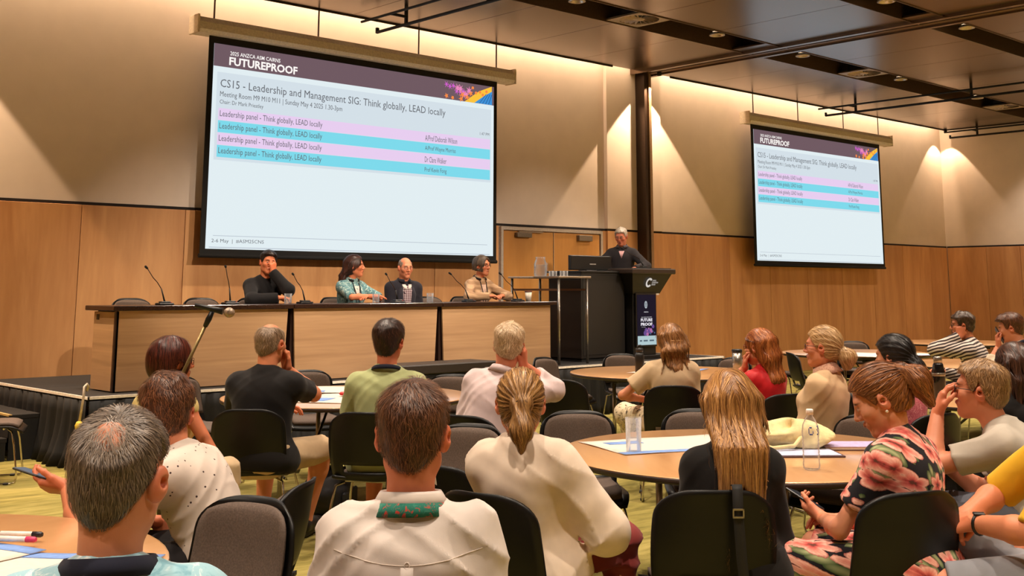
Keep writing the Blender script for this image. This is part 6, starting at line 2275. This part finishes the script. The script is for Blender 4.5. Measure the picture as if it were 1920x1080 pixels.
# phones, watch, earrings, ties
held_phone(PEOPLE['dots'], 'L', 'dark smartphone with lit screen in the hand of the man in dots', .05, (.1, 1, .25), (.1, -.4, .9))
held_phone(PEOPLE['floral'], 'L', 'grey smartphone in the hand of the woman in the floral dress', .02, (.2, 1, .35), (.2, -.5, .8), (96, 84, 78), .03, (60, 60, 66))
held_phone(PEOPLE['strap'], 'L', 'black smartphone raised by the man with the shoulder strap', .0, (.2, .5, .8), (.4, -.8, .1), (20, 20, 22), .03, (40, 42, 48))
y_ = PEOPLE['yellow']
E_, W_ = y_['arms']['L']
loop_at(y_, W_ + (E_ - W_) * .12, W_ - E_, .0335, .006, 'watch_strap', M_BLACK)
MB().box(-.017, .017, -.02, .02, 0, .01, .003).xf(lambda p: W_ + (E_ - W_) * .12 + np.array(p) + np.array([0, 0, .030])).build('watch_face', M_BLACK, y_['o'])
for key, tie, rr in (('cream', (0, -.125, .0), .033), ('floral', (0, -.125, .05), .036), ('beige', (0, -.122, -.024), .033)):
    i_ = PEOPLE[key]
    loop_at(i_, in_head(i_, tie), i_['Rh'] @ np.array([0, .8, .5]), rr, .004, 'hair_tie', plain('hair_tie_brown', (70, 46, 30), .7))
i_ = PEOPLE['floral']
for sg in (-1, 1):
    c = in_head(i_, (sg * .083, -.004, -.036))
    MB().lathe([(0, -.006), (.0045, -.004), (.006, 0), (.0045, .004), (0, .006)], 10).xf(lambda p: c + np.array(p)).build('earring', plain('pearl', (240, 228, 214), .25), i_['o'])
i_ = PEOPLE['red']
MB().tube([in_head(i_, (.088 * math.sin(t), -.012 + .108 * math.cos(t), .045 + .02 * math.cos(t))) for t in [PI * (-.75 + 1.5 * k / 24) for k in range(25)]], [.009 + .003 * math.sin(k * 1.9) for k in range(25)], 8).build('scarf_band', cloth('scarf_print', (66, 40, 44), (206, 160, 140), 'blotch', scale=5), i_['o'])
i_ = PEOPLE['tan']
MB().tube([in_head(i_, (.075 * x, -.115 - .012 * math.cos(x * 1.5), .01)) for x in (-.6, -.3, 0, .3, .6)], .007, 8).build('hair_clip', plain('clip_horn', (196, 150, 100), .4), i_['o'])
i_ = PEOPLE['beige']
band(i_['NB'] + np.array([0, 0, .01]), (0, .25, 1), .072, .076, (0, 1, 0), (-.03, .0, .035), .006, 32, .3, (1.35, 1.12, .98), .02).build('scarf', cloth('blush_scarf', (206, 162, 136), (170, 110, 96), 'blotch', scale=4), i_['o'])
# shirt details
i_ = PEOPLE['white']
sm_ = plain('seam_shadow', (206, 192, 180), .8)
seam(i_, 'yoke_seam', sm_, [(x, .385 + .03 * (abs(x) / .16) ** 2) for x in np.linspace(-.165, .165, 19)])
front_patch(i_, 'box_pleat', WHITE_SHIRT, [(z, -.014, .014) for z in np.linspace(.10, .38, 10)], True, .002, .004, 3)
MB().tube([on_cloth(i_, .0, .385, True, .001) + np.array([.006 * math.sin(t), 0, .008 * math.cos(t)]) for t in [2 * PI * k / 10 for k in range(11)]], .0012, 5, cap=False).build('locker_loop', WHITE_SHIRT, i_['o'])
i_ = PEOPLE['p3']
V_ = [(z, -w_, w_) for z, w_ in ((.06, .012), (.14, .028), (.24, .045), (.34, .055), (.42, .056), (.475, .05))]
front_patch(i_, 'shirt_front', cloth('dark_check', (80, 44, 48), (190, 176, 180), 'check'), V_, False, .004)
for sg in (-1, 1):
    front_patch(i_, 'lapel', cloth('blazer_lapel', (40, 38, 46)), [(.10, sg * .02, sg * .05), (.24, sg * .045, sg * .10), (.36, sg * .055, sg * .115), (.45, sg * .05, sg * .085)], False, .007, .004, 3)
    front_patch(i_, 'shirt_collar', WHITE_SHIRT, [(.425, sg * .006, sg * .03), (.46, sg * .01, sg * .052), (.49, sg * .02, sg * .058)], False, .008, .003, 3)
i_ = PEOPLE['p4']
front_patch(i_, 'blouse_front', cloth('blush_blouse', (222, 186, 164)), [(z, -w_, w_) for z, w_ in ((.05, .045), (.16, .05), (.28, .05), (.40, .046), (.46, .035))], False, .004)
i_ = PEOPLE['p5']
front_patch(i_, 'undershirt', cloth('pink_under', (206, 160, 160)), [(.38, -.004, .004), (.43, -.022, .022), (.475, -.04, .04)], False, .005)
i_ = PEOPLE['p2']
front_patch(i_, 'neckline', cloth('white_camisole', (220, 206, 196)), [(.30, -.004, .004), (.38, -.03, .03), (.46, -.045, .045)], False, .004)
i_ = PEOPLE['strap']
front_patch(i_, 'shoulder_strap', cloth('navy_tape', (24, 26, 42)), [(z, -.16 + .30 * (.44 - z) / .4, -.13 + .30 * (.44 - z) / .4) for z in np.linspace(.04, .44, 9)], True, .004, .003, 2)
